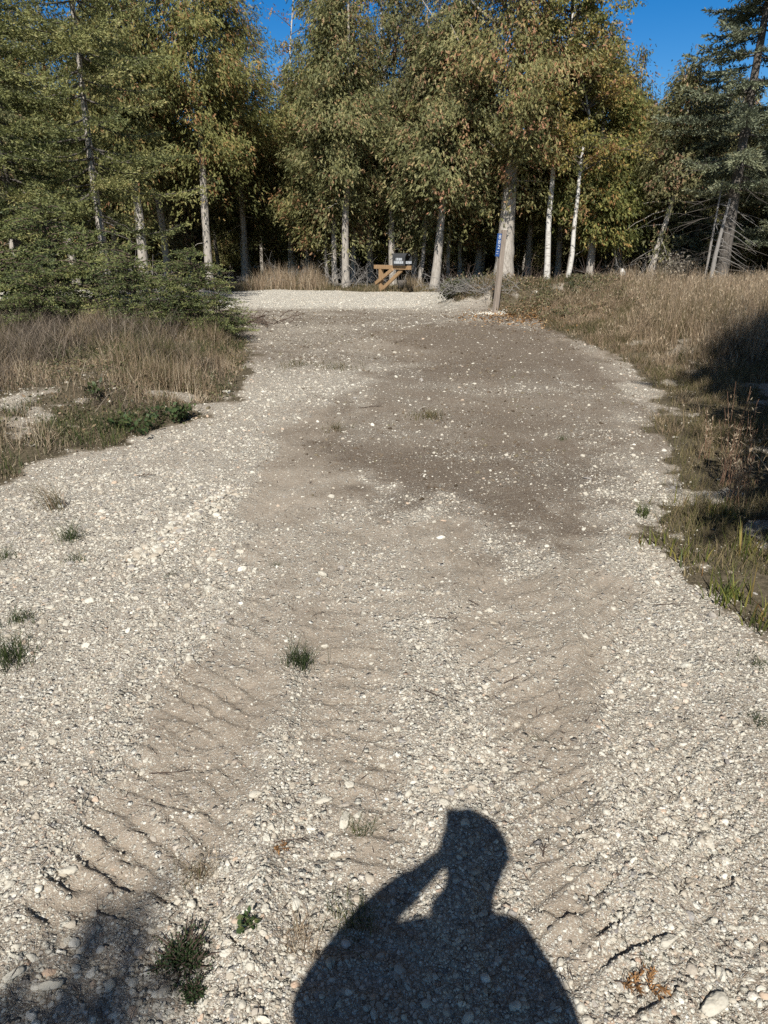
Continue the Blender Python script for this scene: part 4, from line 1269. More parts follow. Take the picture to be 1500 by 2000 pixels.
TUFTS = [
    (585, 1292, 'dark green grass tuft alone in the middle of the drive', 190, .10, .028, .5, .0024, 'green_grass', (.15, .15)),
    (22, 1290, 'largest dark green grass tuft at the left margin', 200, .12, .05, .6, .003, 'green_grass', (.2, .16)),
    (40, 1218, 'small green tuft just above the largest one at the left margin', 80, .08, .03, .6, .0028, 'green_grass', (.25, .16)),
    (140, 1058, 'flattened green tuft in the left gravel', 90, .16, .03, .95, .003, 'green_grass', (.3, .2)),
    (110, 995, 'wispy tuft with long blades swept to the left, near the left bank', 90, .30, .04, .98, .003, 'dry_grass', (.25, .2)),
    (145, 1100, 'little green tuft below the flattened one', 50, .07, .03, .7, .003, 'green_grass', (.25, .15)),
    (10, 1090, 'thin tuft at the left margin level with the flattened one', 60, .09, .03, .8, .003, 'green_grass', (.35, .15)),
    (385, 1700, 'dry straw coloured tuft trampled between the tyre prints', 110, .07, .028, .9, .0018, 'dry_grass', (.35, .22)),
    (690, 1795, 'green tuft at the edge of the person shadow, left of the elbow', 110, .075, .03, .85, .002, 'green_grass', (.5, .25)),
    (590, 1835, 'flat strawy tuft left of the person shadow', 90, .09, .03, 1.0, .0018, 'dry_grass', (.6, .2)),
    (705, 1615, 'wispy grass beside the long cream stone', 80, .06, .018, .9, .0014, 'green_grass', (.45, .25)),
    (840, 815, 'clump of uprooted olive grass on the dark soil', 130, .13, .08, .95, .005, 'dry_grass', (.15, .12)),
    (660, 838, 'small brown tuft at the left rim of the dark soil', 60, .10, .05, .8, .005, 'dry_grass', (.2, .12)),
    (650, 722, 'flat olive sod in the upper drive', 120, .10, .16, 1.0, .006, 'dry_grass', (.15, .1)),
    (575, 715, 'olive sod patch next to the left bank', 120, .10, .14, 1.0, .006, 'dry_grass', (.15, .1)),
    (1100, 858, 'tiny green sprig on the right part of the dark soil', 30, .06, .03, .6, .004, 'green_grass', (.3, .15)),
    (330, 1130, 'faint green sprig on the tan dirt at left', 26, .05, .02, .8, .002, 'green_grass', (.3, .15)),
    (540, 1108, 'tiny sprig on the tan dirt at centre', 24, .04, .014, .7, .002, 'green_grass', (.3, .15)),
    (1048, 1432, 'tiny grey green sprig on the right wheel track', 26, .03, .012, .8, .0015, 'green_grass', (.35, .15)),
    (1262, 1885, 'tiny sprig beside the tyre ridge above the rusty twig', 22, .03, .008, .6, .0016, 'green_grass', (.5, .15)),
    (1480, 1410, 'dark low tuft at the right margin of the gravel', 60, .05, .03, .9, .0025, 'green_grass', (.1, .1)),
    (1478, 1298, 'small grey green tuft above the dark one at the right margin', 50, .05, .025, .9, .0025, 'green_grass', (.25, .1)),
    (1255, 1010, 'feathery green weed where the right grass meets the dark soil', 60, .10, .03, .5, .005, 'green_grass', (.45, .15)),
]
for k, (px, py, lab, n, h, sp, ln, wd, mt, ti) in enumerate(TUFTS):
    tuft(px, py, lab, n, h, sp, ln, wd, mt, 400 + k, ti, aim=2.9 if 'swept' in lab else None)

for k, (px, py, lab, n, h) in enumerate([
        (1262, 1065, 'broad bladed clump at the upper left of the right margin weeds', 26, .12), (1335, 1095, 'broad bladed clump with rusty tips in pale gravel', 34, .13),
        (1420, 1170, 'largest clump of yellow green broad blades on the right margin', 60, .17), (1465, 1090, 'upright broad bladed clump behind the largest one', 40, .17),
        (1490, 1215, 'broad bladed clump cut by the right margin', 40, .13), (1330, 985, 'pair of bright green upright blades beside the tall dry stalks', 10, .14),
        (1400, 1010, 'yellowing broad bladed clump in front of the tall dry stalks', 50, .12)]):
    tuft(px, py, lab, n, h, .06, .42, .009, 'blade', 470 + k, (.5, .25), 'blade_plant')['category'] = 'plant'


def stalk_plant(px, py, label, n, h, seed):
    r = np.random.default_rng(seed); p = onground(px, py)
    t = thing('tall_grass_plant', label, 'plant', p)
    m, lf = MB(), MB()
    for _ in range(n):
        hh = h * r.uniform(.6, 1.1); az = r.uniform(0, 6.28); ln = r.uniform(.02, .16); s = np.linspace(0, 1, 8)[:, None]
        q = np.array([r.normal(0, .035), r.normal(0, .035), 0]) + np.array([cos(az) * ln, sin(az) * ln, 1.]) * hh * s + np.array([cos(az), sin(az), 0]) * .06 * hh * s ** 3
        m.tube(q, np.linspace(.0028, .0012, 8), 4, r.uniform(.2, .8), False)
        k = 16; ti = r.uniform(.45, 1, k); c = np.array([q[int(v * 7)] for v in ti]) + r.normal(0, .006, (k, 3))
        d = norm(r.normal(0, .6, (k, 3)) + np.array([0, 0, .9])); w = norm(np.cross(d, r.normal(0, 1, (k, 3))))
        lf.leaves(c, d, w, r.uniform(.018, .04, k), .007, np.clip(r.normal(.75, .2, k), 0, 1))
        k = 4; ti = r.uniform(.1, .5, k); c = np.array([q[int(v * 7)] for v in ti])
        lf.blades(c, r.uniform(.12, .25, k), r.uniform(0, 6.28, k), r.uniform(.4, 1, k), .004, np.clip(r.normal(.5, .2, k), 0, 1))
    m.build('stalk', M['stalk'], t); lf.build('leaves', M['dry_grass'], t)


M['stalk'] = bark_mat('red_stalks', (.16, .085, .06), (.27, .17, .11), (30, 30, 3))
stalk_plant(1415, 950, 'tall clump of reddish dry stalks with pale seed tufts in front of the right shade', 12, .68, 501)
stalk_plant(1455, 955, 'tall dry seed stalks right of the reddish clump', 9, .62, 502)
stalk_plant(1440, 985, 'shorter reddish stalks at the foot of the tall seed stalks', 12, .36, 503)
stalk_plant(1375, 900, 'thin bent dry stalks left of the reddish clump', 5, .42, 504)

# pale bent cane crossing the shade at right
p = onground(1500, 960)
g0, g1 = at(1446, 862, 4.75), at(1530, 990, 4.4)
s = np.linspace(0, 1, 10)[:, None]
tag(MB().tube(g0 + (g1 - g0) * s + np.array([.02, 0, .05]) * np.sin(s * pi), np.linspace(.002, .004, 10), 5, .9).build('dry_cane', M['dry_grass']), 'pale bent dry cane arching across the dark shade at right', 'cane')


def weed(px, py, label, n, h, spread, seed, leaf=(.07, .045), mat='weed', tint=(.55, .2)):
    r = np.random.default_rng(seed); p = onground(px, py)
    t = thing('weed_plant', label, 'plant', p)
    m, lf = MB(), MB()
    for _ in range(n):
        az = r.uniform(0, 6.28); hh = h * r.uniform(.5, 1.1); s = np.linspace(0, 1, 6)[:, None]
        q = np.array([r.normal(0, spread), r.normal(0, spread), 0]) * s ** .35 + np.array([cos(az) * .5, sin(az) * .5, 1.]) * hh * s + np.array([cos(az), sin(az), -.5]) * .25 * hh * s ** 2
        m.tube(q, np.linspace(.003, .0012, 6), 4, .4, False)
        k = 14; ti = r.uniform(.25, 1, k); c = np.array([q[int(v * 5)] for v in ti]) + r.normal(0, leaf[0] * .4, (k, 3))
        d = norm(r.normal(0, .8, (k, 3)) + np.array([0, 0, .1])); w = norm(np.cross(d, r.normal(0, .5, (k, 3)) + np.array([0, 0, 1.])))
        lf.leaves(c, d, w, leaf[0] * r.uniform(.6, 1.2, k), leaf[1] * r.uniform(.6, 1.2, k), np.clip(r.normal(*tint, k), 0, 1))
    m.build('stems', M['twig'], t); lf.build('leaves', M[mat], t)


weed(345, 828, 'broad leaved bramble at the near edge of the left bank', 16, .20, .11, 601, (.055, .035))
weed(265, 845, 'bramble sprawling left of the broad leaved one', 12, .17, .12, 602, (.055, .035))
weed(190, 818, 'lone upright leafy weed in the dry grass of the left bank', 6, .22, .04, 603, (.06, .035))
weed(355, 1862, 'mat of small dark green leaves growing in the gravel at the bottom', 120, .03, .03, 604, (.010, .004), 'weed', (.3, .25))
weed(378, 1935, 'smaller dark leafy mat below the big green one', 44, .022, .015, 605, (.010, .004), 'weed', (.25, .2))
weed(489, 1812, 'single green seedling casting a small dark shadow', 4, .035, .004, 606, (.02, .012), 'weed', (.6, .2))
weed(1330, 505 + 55, 'round grey leaved bush beside the leaning cedar stem', 5, .1, .05, 607)


def bush(px, Y, label, seed, h, mat, tint):
    r = np.random.default_rng(seed); b = floor_at(px, Y, 545); t = thing('bush', label, 'bush', b)
    st = [(np.array([r.normal(0, .01), r.normal(0, .01), .03]), r.uniform(0, 6.28)) for _ in range(18)]
    m, lf = leafy_branches(seed, st, (h * .6, h * 1.05), (.6, 2.4), .012, (.07, .05), 42, -.1, 4, tint)
    m.build('stems', M['twig'], t); lf.build('crown', M[mat], t)


M['grey_leaf'] = foliage_mat('grey_leaves', [(0, (.06, .05, .035)), (.5, (.17, .145, .11)), (1, (.28, .25, .20))], .2, .05)
bush(1325, 22.4, 'grey brown leafy bush between the leaning cedar and the dead snags', 611, 1.5, 'grey_leaf', (.5, .2))
bush(925, 18.2, 'yellow green bush on the mound left of the biggest cedar', 612, .7, 'creeper', (.6, .25))
bush(890, 17.0, 'greyish low bush at the road end of the mound', 613, .38, 'creeper', (.4, .25))


# twigs and sprigs lying on the drive
def twig(px, py, label, L, az, seed, r0=.003, subs=4, mat='twig', needles=0):
    r = np.random.default_rng(seed); p = onground(px, py)
    s = np.linspace(0, 1, 8)[:, None]; d = np.array([cos(az), sin(az), 0.])
    m = MB(); q = -d * L / 2 + d * L * s + np.cumsum(r.normal(0, .015, (8, 3)), 0) * L * np.array([1, 1, .5]) + np.array([0, 0, .008 + r0])
    m.tube(q, np.linspace(r0, r0 * .4, 8), 5, .5, True)
    sq = []
    for _ in range(subs):
        k = r.integers(1, 7); a2 = az + r.choice([-1, 1]) * r.uniform(.4, 1.2); d2 = np.array([cos(a2), sin(a2), r.uniform(0, .5)]); q2 = q[k] + d2 * L * r.uniform(.2, .45) * s
        m.tube(q2, np.linspace(r0 * .6, r0 * .25, 8), 4, .5, False); sq.append(q2)
    if not needles:
        o = m.build('twig', M[mat]); o.location = p; return tag(o, label, 'twig')
    t = thing('conifer_sprig', label, 'sprig', p)
    m.build('stem', M[mat], t); lf = MB()
    for q2 in sq:
        k = needles; ti = r.uniform(.1, 1, k); c = np.array([q2[int(v * 7)] for v in ti]); dd = norm(norm(q2[-1] - q2[0]) * .7 + r.normal(0, .5, (k, 3))); w = norm(np.cross(dd, r.normal(0, 1, (k, 3))))
        lf.leaves(c, dd, w, .014 * r.uniform(.7, 1.2, k), .0035, np.clip(r.normal(.45, .15, k), 0, .7))
    lf.build('needles', M['litter'], t)


twig(1245, 1925, 'rusty brown dead conifer sprig lying right of the big shadow', .105, -.15, 701, .0016, 7, 'twig', 34)
twig(545, 1660, 'rusty bit of dead needles by the straw tuft', .05, .2, 709, .0012, 4, 'twig', 16)
for k, (px, py, L, az, lab) in enumerate([
        (865, 1215, .12, -.25, 'dark frayed twig bundle lying across the middle gravel ridge'), (925, 1180, .07, -.8, 'short dark twig right of the frayed bundle'),
        (330, 1500, .13, .15, 'dark twig with fine offshoots on the left wheel track'), (720, 798, .22, .3, 'black stick on the upper drive left of the olive clump'),
        (1185, 1100, .10, .4, 'curled dry twig on the pale right gravel'), (430, 1672, .06, .1, 'short pale stick on top of the straw tuft'),
        (1310, 1182, .16, 0.05, 'dark root-like twig at the edge of the right weeds'), (1062, 1665, .05, 1.2, 'small dark twig right of the shadow head'),
        (850, 1360, .10, -.7, 'thin dark twig in the ridge between the wheel tracks'), (560, 1642, .09, .25, 'reddish thin stick by the short stone row'),
        (285, 935, .14, .2, 'dark bent twig in the gravel near the left bank'), (1000, 1320, .08, .6, 'thin twig on the right wheel track')]):
    twig(px, py, lab, L, az, 720 + k, .0022 + .0006 * (py < 1000) * 3, 5, 'dead_wood' if 'pale' in lab else 'twig')


# ------------------------------------------------------------------ sign post
def text(body, size, loc, rot, mat, parent, name='lettering', ext=.0015):
    cu = bpy.data.curves.new(name, 'FONT'); cu.body = body; cu.size = size; cu.extrude = ext; cu.align_x = 'CENTER'; cu.align_y = 'CENTER'
    cu.materials.append(mat); f = bpy.data.objects.new(name, cu); COL.objects.link(f)
    bpy.context.view_layer.update()
    me = bpy.data.meshes.new_from_object(f.evaluated_get(bpy.context.evaluated_depsgraph_get()))
    bpy.data.objects.remove(f); bpy.data.curves.remove(cu)
    o = bpy.data.objects.new(name, me); COL.objects.link(o); o.parent = parent
    o.location = loc; o.rotation_euler = rot
    return o


def bevel(o, w=.006, seg=2):
    b = o.modifiers.new('Bevel', 'BEVEL'); b.width = w; b.segments = seg; b.limit_method = 'ANGLE'
    return o


M['sign_blue'] = plain('blue_sign_face', (.014, .06, .20), .45, .4, nz=.4)
M['sign_white'] = plain('white_reflective', (.52, .54, .56), .5, .4, nz=.3)
M['black_metal'] = plain('black_painted_steel', (.055, .056, .058), .42, .5, nz=.5)
M['dark_glyph'] = plain('black_glyphs', (.03, .03, .035), .5, .3)
M['steel'] = plain('galvanised_steel', (.45, .45, .44), .4, .5, .8)
M['pale_cap'] = plain('pale_cut_timber', (.62, .57, .48), .8, .2, nz=.4)


def sign_post():
    g = gpt(966, 611); b = np.array([g[0], g[1], gz(*g) - .05])
    t = thing('address_post', 'weathered grey wooden post with a blue address sign at the drive mouth', 'post', b)
    Y = b[1]
    top = at(985, 449, Y)
    hgt = top[2] - b[2]; lean = (top[0] - b[0]) / hgt
    w = .095; rz = radians(24)
    m = MB()
    R = np.array([[cos(rz), -sin(rz), 0], [sin(rz), cos(rz), 0], [0, 0, 1]])
    n = 9
    for k in range(1):
        V = []
        for z in np.linspace(0, hgt, n):
            q = np.array([[-1, -1, 0], [1, -1, 0], [1, 1, 0], [-1, 1, 0]]) * w / 2
            V.append(q @ R.T + np.array([lean * z + .006 * sin(z * 3), 0, z]))
        V = np.vstack(V)
        F = [[4 * i + j, 4 * i + (j + 1) % 4, 4 * i + 4 + (j + 1) % 4, 4 * i + 4 + j] for i in range(n - 1) for j in range(4)] + [[4 * n - 4, 4 * n - 3, 4 * n - 2, 4 * n - 1]]
        m.add(V, F)
    bevel(m.build('post', M['post_wood'], t), .008)
    MB().box((lean * hgt, 0, hgt + .012), (w * .92, w * .92, .022), R).build('post_top', M['pale_cap'], t)
    # sign: a flag plate fixed to the post's left side and standing out to the left
    sc = FPX / (Y * .937 + (1.6 - 1.2) * .35)
    zt, zb_ = at(975, 456, Y)[2] - b[2], at(968, 501, Y)[2] - b[2]
    L = zt - zb_; zc = (zt + zb_) / 2
    sw = .085
    a = radians(18)
    sgn = bpy.data.objects.new('sign_panel', None)
    tilt = math.atan(lean)
    xl = lean * zc - w * .62 - sw * .34
    pm = MB().box((0, 0, 0), (sw, .004, L))
    s = bevel(pm.build('sign_panel', M['sign_blue'], t), .0015)
    s.location = (xl, -.035, zc); s.rotation_euler = (0, tilt, -a)
    rot = (pi / 2, 0, 0)
    dz = L / 5.1
    for k, ch in enumerate('882'):
        text(ch, dz * 1.22, (.012, -.0035, L / 2 - dz * (.75 + 1.12 * k)), rot, M['sign_white'], s)
    text('E', dz * .62, (.0, -.0035, -L / 2 + dz * 1.15), (pi / 2, -pi / 2, 0), M['sign_white'], s)
    text('I', dz * .8, (.0, -.0035, -L / 2 + dz * .62), (pi / 2, -pi / 2, 0), M['sign_white'], s)
    r = np.random.default_rng(4)
    # heap of white gravel round the foot
    k = 420
    P = np.stack([r.normal(0, .2, k), r.normal(0, .12, k), np.zeros(k)], 1); P[:, 2] = H(P[:, 0] + b[0], P[:, 1] + b[1], False) - b[2] + .01
    v, f, tt = scatter(P, r.uniform(.01, .026, k), r.uniform(.6, .85, k), 0, 77)
    o = make_obj('gravel_heap', v, f, M['stone'], None, {'tint': tt}, True); o.location = b
    tag(o, 'bright white gravel heaped round the foot of the sign post', 'gravel', None, 'stuff')


sign_post()


# ------------------------------------------------------------------ mailbox
def mailbox():
    Y = 22.2
    P = at(744.5, 571, Y); b = np.array([P[0], Y, gz(P[0], Y, False)])
    th = radians(-50)
    t = thing('mailbox_stand', 'new tan timber mailbox stand with two diagonal braces beside the far edge of the road', 'mailbox stand', b, th)
    # local +x = along the arm (to the right and towards the road), local -y = face seen from the drive
    zt = at(745, 517.5, Y)[2] - b[2]
    w = .11
    bevel(MB().box((0, 0, (zt - .1) / 2 - .05), (w, w, zt)).build('post', M['new_wood'], t), .006)
    bevel(MB().box((.50, 0, zt - .055), (1.55, w + .012, .11)).build('beam', M['new_wood'], t), .006)

    def brace(p0, p1, y):
        p0, p1 = np.array(p0), np.array(p1); d = p1 - p0; L = np.linalg.norm(d); a = math.atan2(d[1], d[0])
        R = np.array([[cos(a), 0, -sin(a)], [0, 1, 0], [sin(a), 0, cos(a)]])
        c = (p0 + p1) / 2
        bevel(MB().box((c[0], y, c[1]), (L, .05, .10), R).build('brace', M['new_wood'], t), .005)
    brace((-.16, .22), (.62, zt - .10), -.084)
    brace((.02, .04), (.93, zt - .12), .0)
    # box: long axis along the arm
    c = thing('mailbox', 'dark metal arched mailbox with white letter tiles on its side and door', 'mailbox', b + np.array([cos(th) * .93, sin(th) * .93, zt + .003]), th)
    Lb, W, Hb = .54, .255, .33
    hs = Hb - W / 2
    prof = [(-W / 2, .0), (-W / 2, hs)] + [(-W / 2 * cos(q), hs + W / 2 * sin(q)) for q in np.linspace(0, pi, 17)[1:-1]] + [(W / 2, hs), (W / 2, 0)]
    pr = np.array(prof); n = len(pr)
    V = np.vstack([np.column_stack([np.full(n, x), pr[:, 0], pr[:, 1]]) for x in (-Lb / 2, Lb / 2)])
    F = [[k, (k + 1) % n, n + (k + 1) % n, n + k] for k in range(n)]
    m = MB(); m.add(V, F)
    for e, x in ((0, -Lb / 2),):
        m.add(np.vstack([np.column_stack([np.full(n, x), pr[:, 0], pr[:, 1]]), [[x, 0, hs * .6]]]), np.array([[k, (k + 1) % n, n] for k in range(n)]))
    m.build('body', M['black_metal'], c)
    d = MB(); q = pr * np.array([1.04, 1.0]) + np.array([0, .004])
    V = np.vstack([np.column_stack([np.full(n, x), q[:, 0], q[:, 1]]) for x in (Lb / 2 - .02, Lb / 2 + .014)])
    d.add(V, F); x = Lb / 2 + .014
    d.add(np.vstack([np.column_stack([np.full(n, x), q[:, 0], q[:, 1]]), [[x, 0, hs * .6]]]), np.array([[k, (k + 1) % n, n] for k in range(n)]))
    door = d.build('door', M['black_metal'], c)
    MB().box((Lb / 2 + .026, 0, Hb * .86), (.022, .03, .02)).build('latch', M['steel'], door)
    MB().box((.12, W / 2 + .006, Hb * .7), (.02, .008, .16)).box((.12, W / 2 + .006, Hb * .83), (.07, .008, .05)).build('flag', M['black_metal'], c)

    def tile(xc, zc, w, h, ch, parent, face):
        if face == 'side':
            o = MB().box((xc, -W / 2 - .003, zc), (w, .005, h)).build('letter_tile', M['sign_white'], parent)
            text(ch, h * 1.05, (xc, -W / 2 - .006, zc), (pi / 2, 0, 0), M['dark_glyph'], o, ext=.0005)
        else:
            o = MB().box((Lb / 2 + .0165, xc, zc), (.005, w, h)).build('letter_tile', M['sign_white'], parent)
            text(ch, h * 1.05, (Lb / 2 + .0195, xc, zc), (pi / 2, 0, pi / 2), M['dark_glyph'], o, ext=.0005)
    for k, ch in enumerate('882'):
        tile(-.075 + .088 * k, .168, .084, .068, ch, c, 'side')
    for k, ch in enumerate('BIEC'):
        tile(-.15 + .10 * k, .085, .092, .07, ch, c, 'side')
    for k, ch in enumerate('RY'):
        tile(-.056 + .112 * k, .085, .098, .07, ch, door, 'door')


mailbox()


# dark bucket-like stump below the mailbox
b = floor_at(785, 23.0)
m = MB(); z = np.array([0, .02, .1, .2, .3, .3]); rr = np.array([.10, .13, .14, .135, .145, .05])
m.tube(np.stack([np.sin(z * 9) * .01, z * 0, z], 1), rr, 12, .5, True)
o = m.build('stump', M['dark_bark'], None, True); o.location = b
tag(o, 'small black stump at the roadside just right of the mailbox stand', 'stump')
# pale stub in the right grass
p = at(1213, 556, 21.0); b = np.array([p[0], 21.0, gz(p[0], 21.0, False)])
m = MB(); z = np.linspace(0, .62, 7)
m.tube(np.stack([.04 * np.sin(z * 6), z * 0, z], 1), np.array([.07, .055, .05, .05, .06, .085, .03]), 9, .5, True)
o = m.build('broken_stub', M['birch'], None, True); o.location = b
tag(o, 'broken whitish stub poking out of the right grass', 'stump')


# ------------------------------------------------------------------ the photographer, whose shadow falls on the gravel
def skin_mesh(name, verts, edges, radii, mat, parent=None, root=0, lv=2):
    me = bpy.data.meshes.new(name); me.from_pydata([tuple(v) for v in verts], edges, []); me.materials.append(mat)
    o = bpy.data.objects.new(name, me); COL.objects.link(o)
    if parent: o.parent = parent
    sk = o.modifiers.new('Skin', 'SKIN')
    lay = me.skin_vertices[0] if me.skin_vertices else None
    if lay is None:
        bpy.context.view_layer.objects.active = o
        me.attributes  # ensure data
    for k, r in enumerate(radii):
        sv = me.skin_vertices[0].data[k]; rr = r if isinstance(r, (tuple, list)) else (r, r)
        sv.radius = rr; sv.use_root = (k == root)
    sk.use_smooth_shade = True
    sb = o.modifiers.new('Sub', 'SUBSURF'); sb.levels = lv; sb.render_levels = lv
    return o


M['skin'] = plain('skin', (.48, .30, .22), .55, .35)
M['jacket'] = plain('navy_jacket', (.035, .045, .075), .85, .2, nz=.5)
M['trousers'] = plain('grey_trousers', (.09, .085, .08), .9, .15, nz=.5)
M['cap'] = plain('dark_cap', (.05, .05, .055), .85, .2)
M['shoe'] = plain('brown_boot', (.07, .05, .035), .7, .3)
M['phone'] = plain('black_phone', (.015, .015, .018), .25, .5)


def person():
    V, E, R = [], [], []

    def chain(pts, rad, start=None):
        prev = start; ids = []
        for p, r in zip(pts, rad):
            V.append(p); R.append(r); k = len(V) - 1
            if prev is not None: E.append((prev, k))
            prev = k; ids.append(k)
        return ids
    sp = chain([(-.05, -.30, .98), (-.05, -.30, 1.14), (-.045, -.29, 1.30), (-.025, -.28, 1.40), (-.0, -.265, 1.50), (.02, -.24, 1.565), (.036, -.225, 1.62), (.042, -.222, 1.69), (.042, -.222, 1.745)],
               [(.16, .13), (.165, .14), (.175, .14), (.15, .11), (.065, .062), (.058, .06), (.078, .095), (.085, .10), (.065, .08)])
    for sx in (-1, 1):
        chain([(-.05 + sx * .10, -.30, .88), (-.05 + sx * .11, -.29, .50), (-.05 + sx * .12, -.32, .10), (-.05 + sx * .125, -.30, .05), (-.05 + sx * .14, -.17, .035)],
              [.095, .062, .045, .042, .035], sp[0])
    # right arm: bent, forearm lying across the belly
    ra = chain([(.13, -.285, 1.43), (.205, -.30, 1.28), (.215, -.30, 1.16), (.15, -.18, 1.08), (.07, -.12, 1.07), (.03, -.11, 1.07)], [.066, .056, .047, .040, .029, (.038, .02)], sp[3])
    # left arm: elbow out, hand up at the phone
    la = chain([(-.215, -.275, 1.36), (-.30, -.235, 1.26), (-.345, -.20, 1.245), (-.225, -.13, 1.385), (-.085, -.072, 1.462), (-.045, -.058, 1.470)], [.066, .056, .050, .042, .034, (.046, .024)], sp[3])
    # fingers: left hand round the phone, right hand resting
    for k, (dx, dz, L) in enumerate(((0, .02, .07), (.0, .002, .078), (0, -.016, .072), (0, -.034, .058))):
        chain([(-.028, -.045, 1.53 + dz), (-.025, -.012 + .0, 1.535 + dz), (-.005 + L * .12, -.004 - .026, 1.537 + dz)], [.0088, .008, .0072], la[-1])
    chain([(-.03, -.055, 1.50), (-.005, -.05, 1.515), (.02, -.045, 1.53)], [.0105, .0095, .008], la[-1])
    for k, (dy, L) in enumerate(((.03, .07), (.012, .078), (-.006, .072), (-.024, .056))):
        chain([(.0, -.11 + dy, 1.072), (-.03, -.108 + dy, 1.066), (-.03 - L * .4, -.112 + dy, 1.05)], [.009, .0085, .0075], ra[-1])
    chain([(.03, -.082, 1.085), (.012, -.07, 1.095), (-.01, -.066, 1.098)], [.0105, .0095, .008], ra[-1])
    body = skin_mesh('person', V, E, R, M['skin'])
    tag(body, 'person in cap and dark jacket behind the viewpoint, raised phone, casting the big shadow', 'person')
    # clothing as slightly wider skins
    skin_mesh('jacket', [V[0], V[1], V[2], V[3], (-.005, -.265, 1.475)] + [V[i] for i in ra[:5]] + [V[i] for i in la[:5]],
              [(0, 1), (1, 2), (2, 3), (3, 4), (3, 5), (5, 6), (6, 7), (7, 8), (8, 9), (3, 10), (10, 11), (11, 12), (12, 13), (13, 14)],
              [(.19, .16), (.205, .175), (.20, .165), (.17, .13), (.085, .08), .088, .080, .068, .056, .044, .088, .078, .060, .048, .046], M['jacket'], body)
    L0 = sp[-1] + 1
    for i0 in (L0, L0 + 5):
        skin_mesh('trouser_leg', [(-.05, -.30, .97), V[i0], V[i0 + 1], V[i0 + 2]], [(0, 1), (1, 2), (2, 3)], [(.15, .14), .115, .085, .068], M['trousers'], body)
        skin_mesh('boot', [V[i0 + 3], V[i0 + 4], (V[i0 + 4][0], V[i0 + 4][1] + .05, .03)], [(0, 1), (1, 2)], [.06, .048, .036], M['shoe'], body)
    # cap with a peak, eyes, nose, ears, mouth
    m = MB()
    a = np.linspace(0, pi / 2, 8)
    cx, cy, cz = .036, -.226, 1.694
    V2 = []; ns = 20
    for q in a:
        for k in range(ns):
            f = 2 * pi * k / ns
            V2.append((cx + .100 * cos(q) * cos(f), cy + .105 * cos(q) * sin(f), cz + .088 * sin(q)))
    F2 = [[i * ns + k, i * ns + (k + 1) % ns, (i + 1) * ns + (k + 1) % ns, (i + 1) * ns + k] for i in range(7) for k in range(ns)]
    m.add(V2, F2)
    pk = []
    for yy in np.linspace(0, .075, 5):
        hw = .078 * math.sqrt(max(0.02, 1 - (yy / .082) ** 2))
        for u in np.linspace(-1, 1, 7):
            pk.append((cx + u * hw, cy + .088 + yy, cz + .012 - .02 * u * u - .12 * yy))
    m.add(pk, [[i * 7 + k, i * 7 + k + 1, i * 7 + 8 + k, i * 7 + 7 + k] for i in range(4) for k in range(6)])
    m.build('cap', M['cap'], body, True)
    fm = MB()
    for sx in (-1, 1):
        fm.tube([(cx + sx * .032, cy + .088, 1.678), (cx + sx * .032, cy + .100, 1.678)], [.011, .006], 8)
    fm.build('eyes', M['phone'], body, True)
    nm = MB(); nm.tube([(cx, cy + .092, 1.678), (cx, cy + .108, 1.653), (cx, cy + .112, 1.638), (cx, cy + .095, 1.631)], [.008, .012, .014, .009], 8)
    for sx in (-1, 1):
        nm.tube([(cx + sx * .083, cy + .0, 1.688), (cx + sx * .094, cy - .008, 1.673), (cx + sx * .088, cy, 1.638)], [.010, .014, .008], 8)
    nm.tube([(cx - .024, cy + .092, 1.605), (cx, cy + .102, 1.607), (cx + .024, cy + .092, 1.605)], [.003, .006, .003], 6)
    nm.build('face', M['skin'], body, True)
    # phone, upright, camera at its upper left corner as seen from behind
    ph = MB(); ph.box((0, 0, 0), (.084, .0085, .168))
    o = bevel(ph.build('phone', M['phone']), .006, 3)
    o.location = (.0165, -.018, 1.563); o.rotation_euler = (0, 0, 0)
    tag(o, 'black phone held upright in front of the face at the viewpoint', 'phone')


person()

# ------------------------------------------------------------------ camera, light, world
cam = bpy.data.cameras.new('camera'); co = bpy.data.objects.new('camera', cam); COL.objects.link(co)
cam.sensor_fit = 'VERTICAL'; cam.sensor_height = 36.0; cam.lens = 36.0 * FPX / 2000.0
cam.clip_start = .01; cam.clip_end = 1000
co.location = CAM; co.rotation_euler = (pi / 2 - PITCH, 0, 0)
SC.camera = co

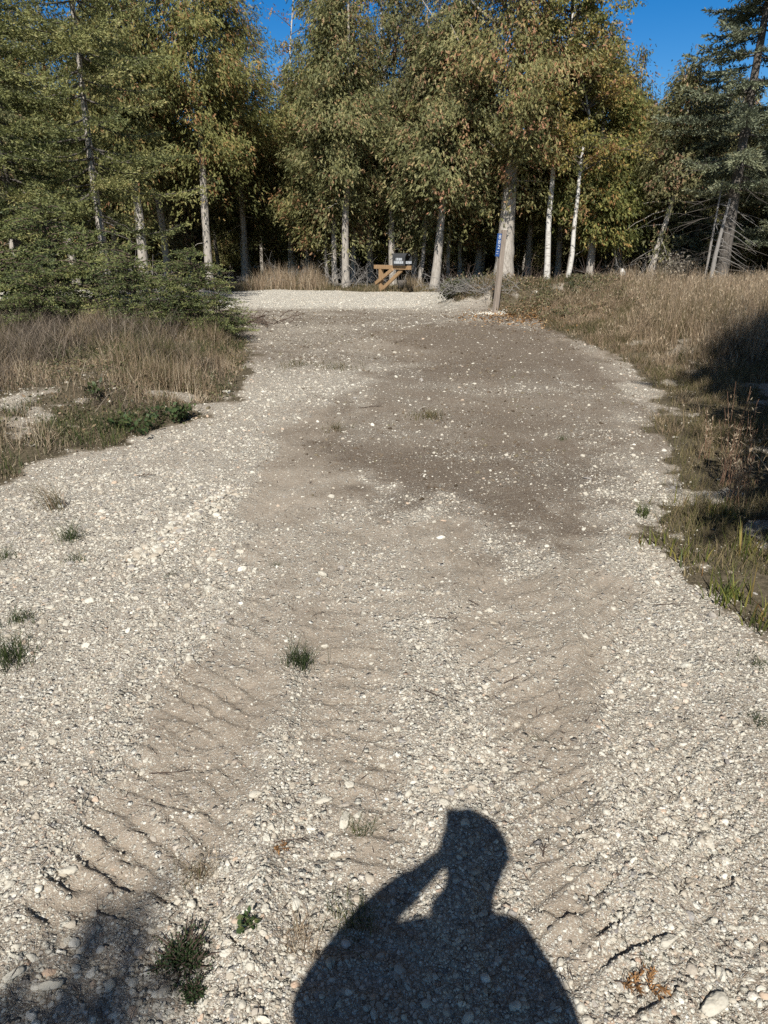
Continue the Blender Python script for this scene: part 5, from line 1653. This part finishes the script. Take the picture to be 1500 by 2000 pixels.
sun = bpy.data.lights.new('sun', 'SUN'); so = bpy.data.objects.new('sun', sun); COL.objects.link(so)
sun.energy = 5.0; sun.angle = radians(.53); sun.color = (1.0, .965, .905)
from mathutils import Vector
so.rotation_euler = Vector(LDIR).to_track_quat('-Z', 'Y').to_euler()
so.location = (0, -10, 20)

w = bpy.data.worlds.new('World'); SC.world = w; w.use_nodes = True
nt = w.node_tree; nt.nodes.clear()
sky = nt.nodes.new('ShaderNodeTexSky'); sky.sky_type = 'NISHITA'; sky.sun_disc = False
sky.sun_elevation = SUN_EL; sky.sun_rotation = pi + SUN_AZ
sky.altitude = 0; sky.air_density = 1.0; sky.dust_density = 0.0; sky.ozone_density = 3.0
bg = nt.nodes.new('ShaderNodeBackground'); bg.inputs[1].default_value = .05
out = nt.nodes.new('ShaderNodeOutputWorld')
hs = nt.nodes.new('ShaderNodeHueSaturation'); hs.inputs['Saturation'].default_value = 1.35; hs.inputs['Hue'].default_value = .508
tc = nt.nodes.new('ShaderNodeTexCoord'); sx = nt.nodes.new('ShaderNodeSeparateXYZ'); nt.links.new(tc.outputs['Generated'], sx.inputs[0])
mr = nt.nodes.new('ShaderNodeMapRange'); mr.interpolation_type = 'SMOOTHSTEP'
for k_, v_ in ((1, .25), (2, .75), (3, 1.45), (4, .5)): mr.inputs[k_].default_value = v_
nt.links.new(sx.outputs[2], mr.inputs[0]); nt.links.new(mr.outputs[0], hs.inputs['Value'])
m2 = nt.nodes.new('ShaderNodeMapRange'); m2.interpolation_type = 'SMOOTHSTEP'
for k_, v_ in ((1, .25), (2, .75), (3, 1.5), (4, .55)): m2.inputs[k_].default_value = v_
nt.links.new(sx.outputs[2], m2.inputs[0]); nt.links.new(m2.outputs[0], hs.inputs['Saturation'])
nt.links.new(sky.outputs[0], hs.inputs['Color']); nt.links.new(hs.outputs[0], bg.inputs[0]); nt.links.new(bg.outputs[0], out.inputs[0])

SC.view_settings.view_transform = 'Standard'; SC.view_settings.look = 'None'
SC.view_settings.exposure = .52; SC.view_settings.gamma = 1.0
SC.cycles.max_bounces = 5; SC.cycles.diffuse_bounces = 3; SC.cycles.transmission_bounces = 3
SC.cycles.use_denoising = False
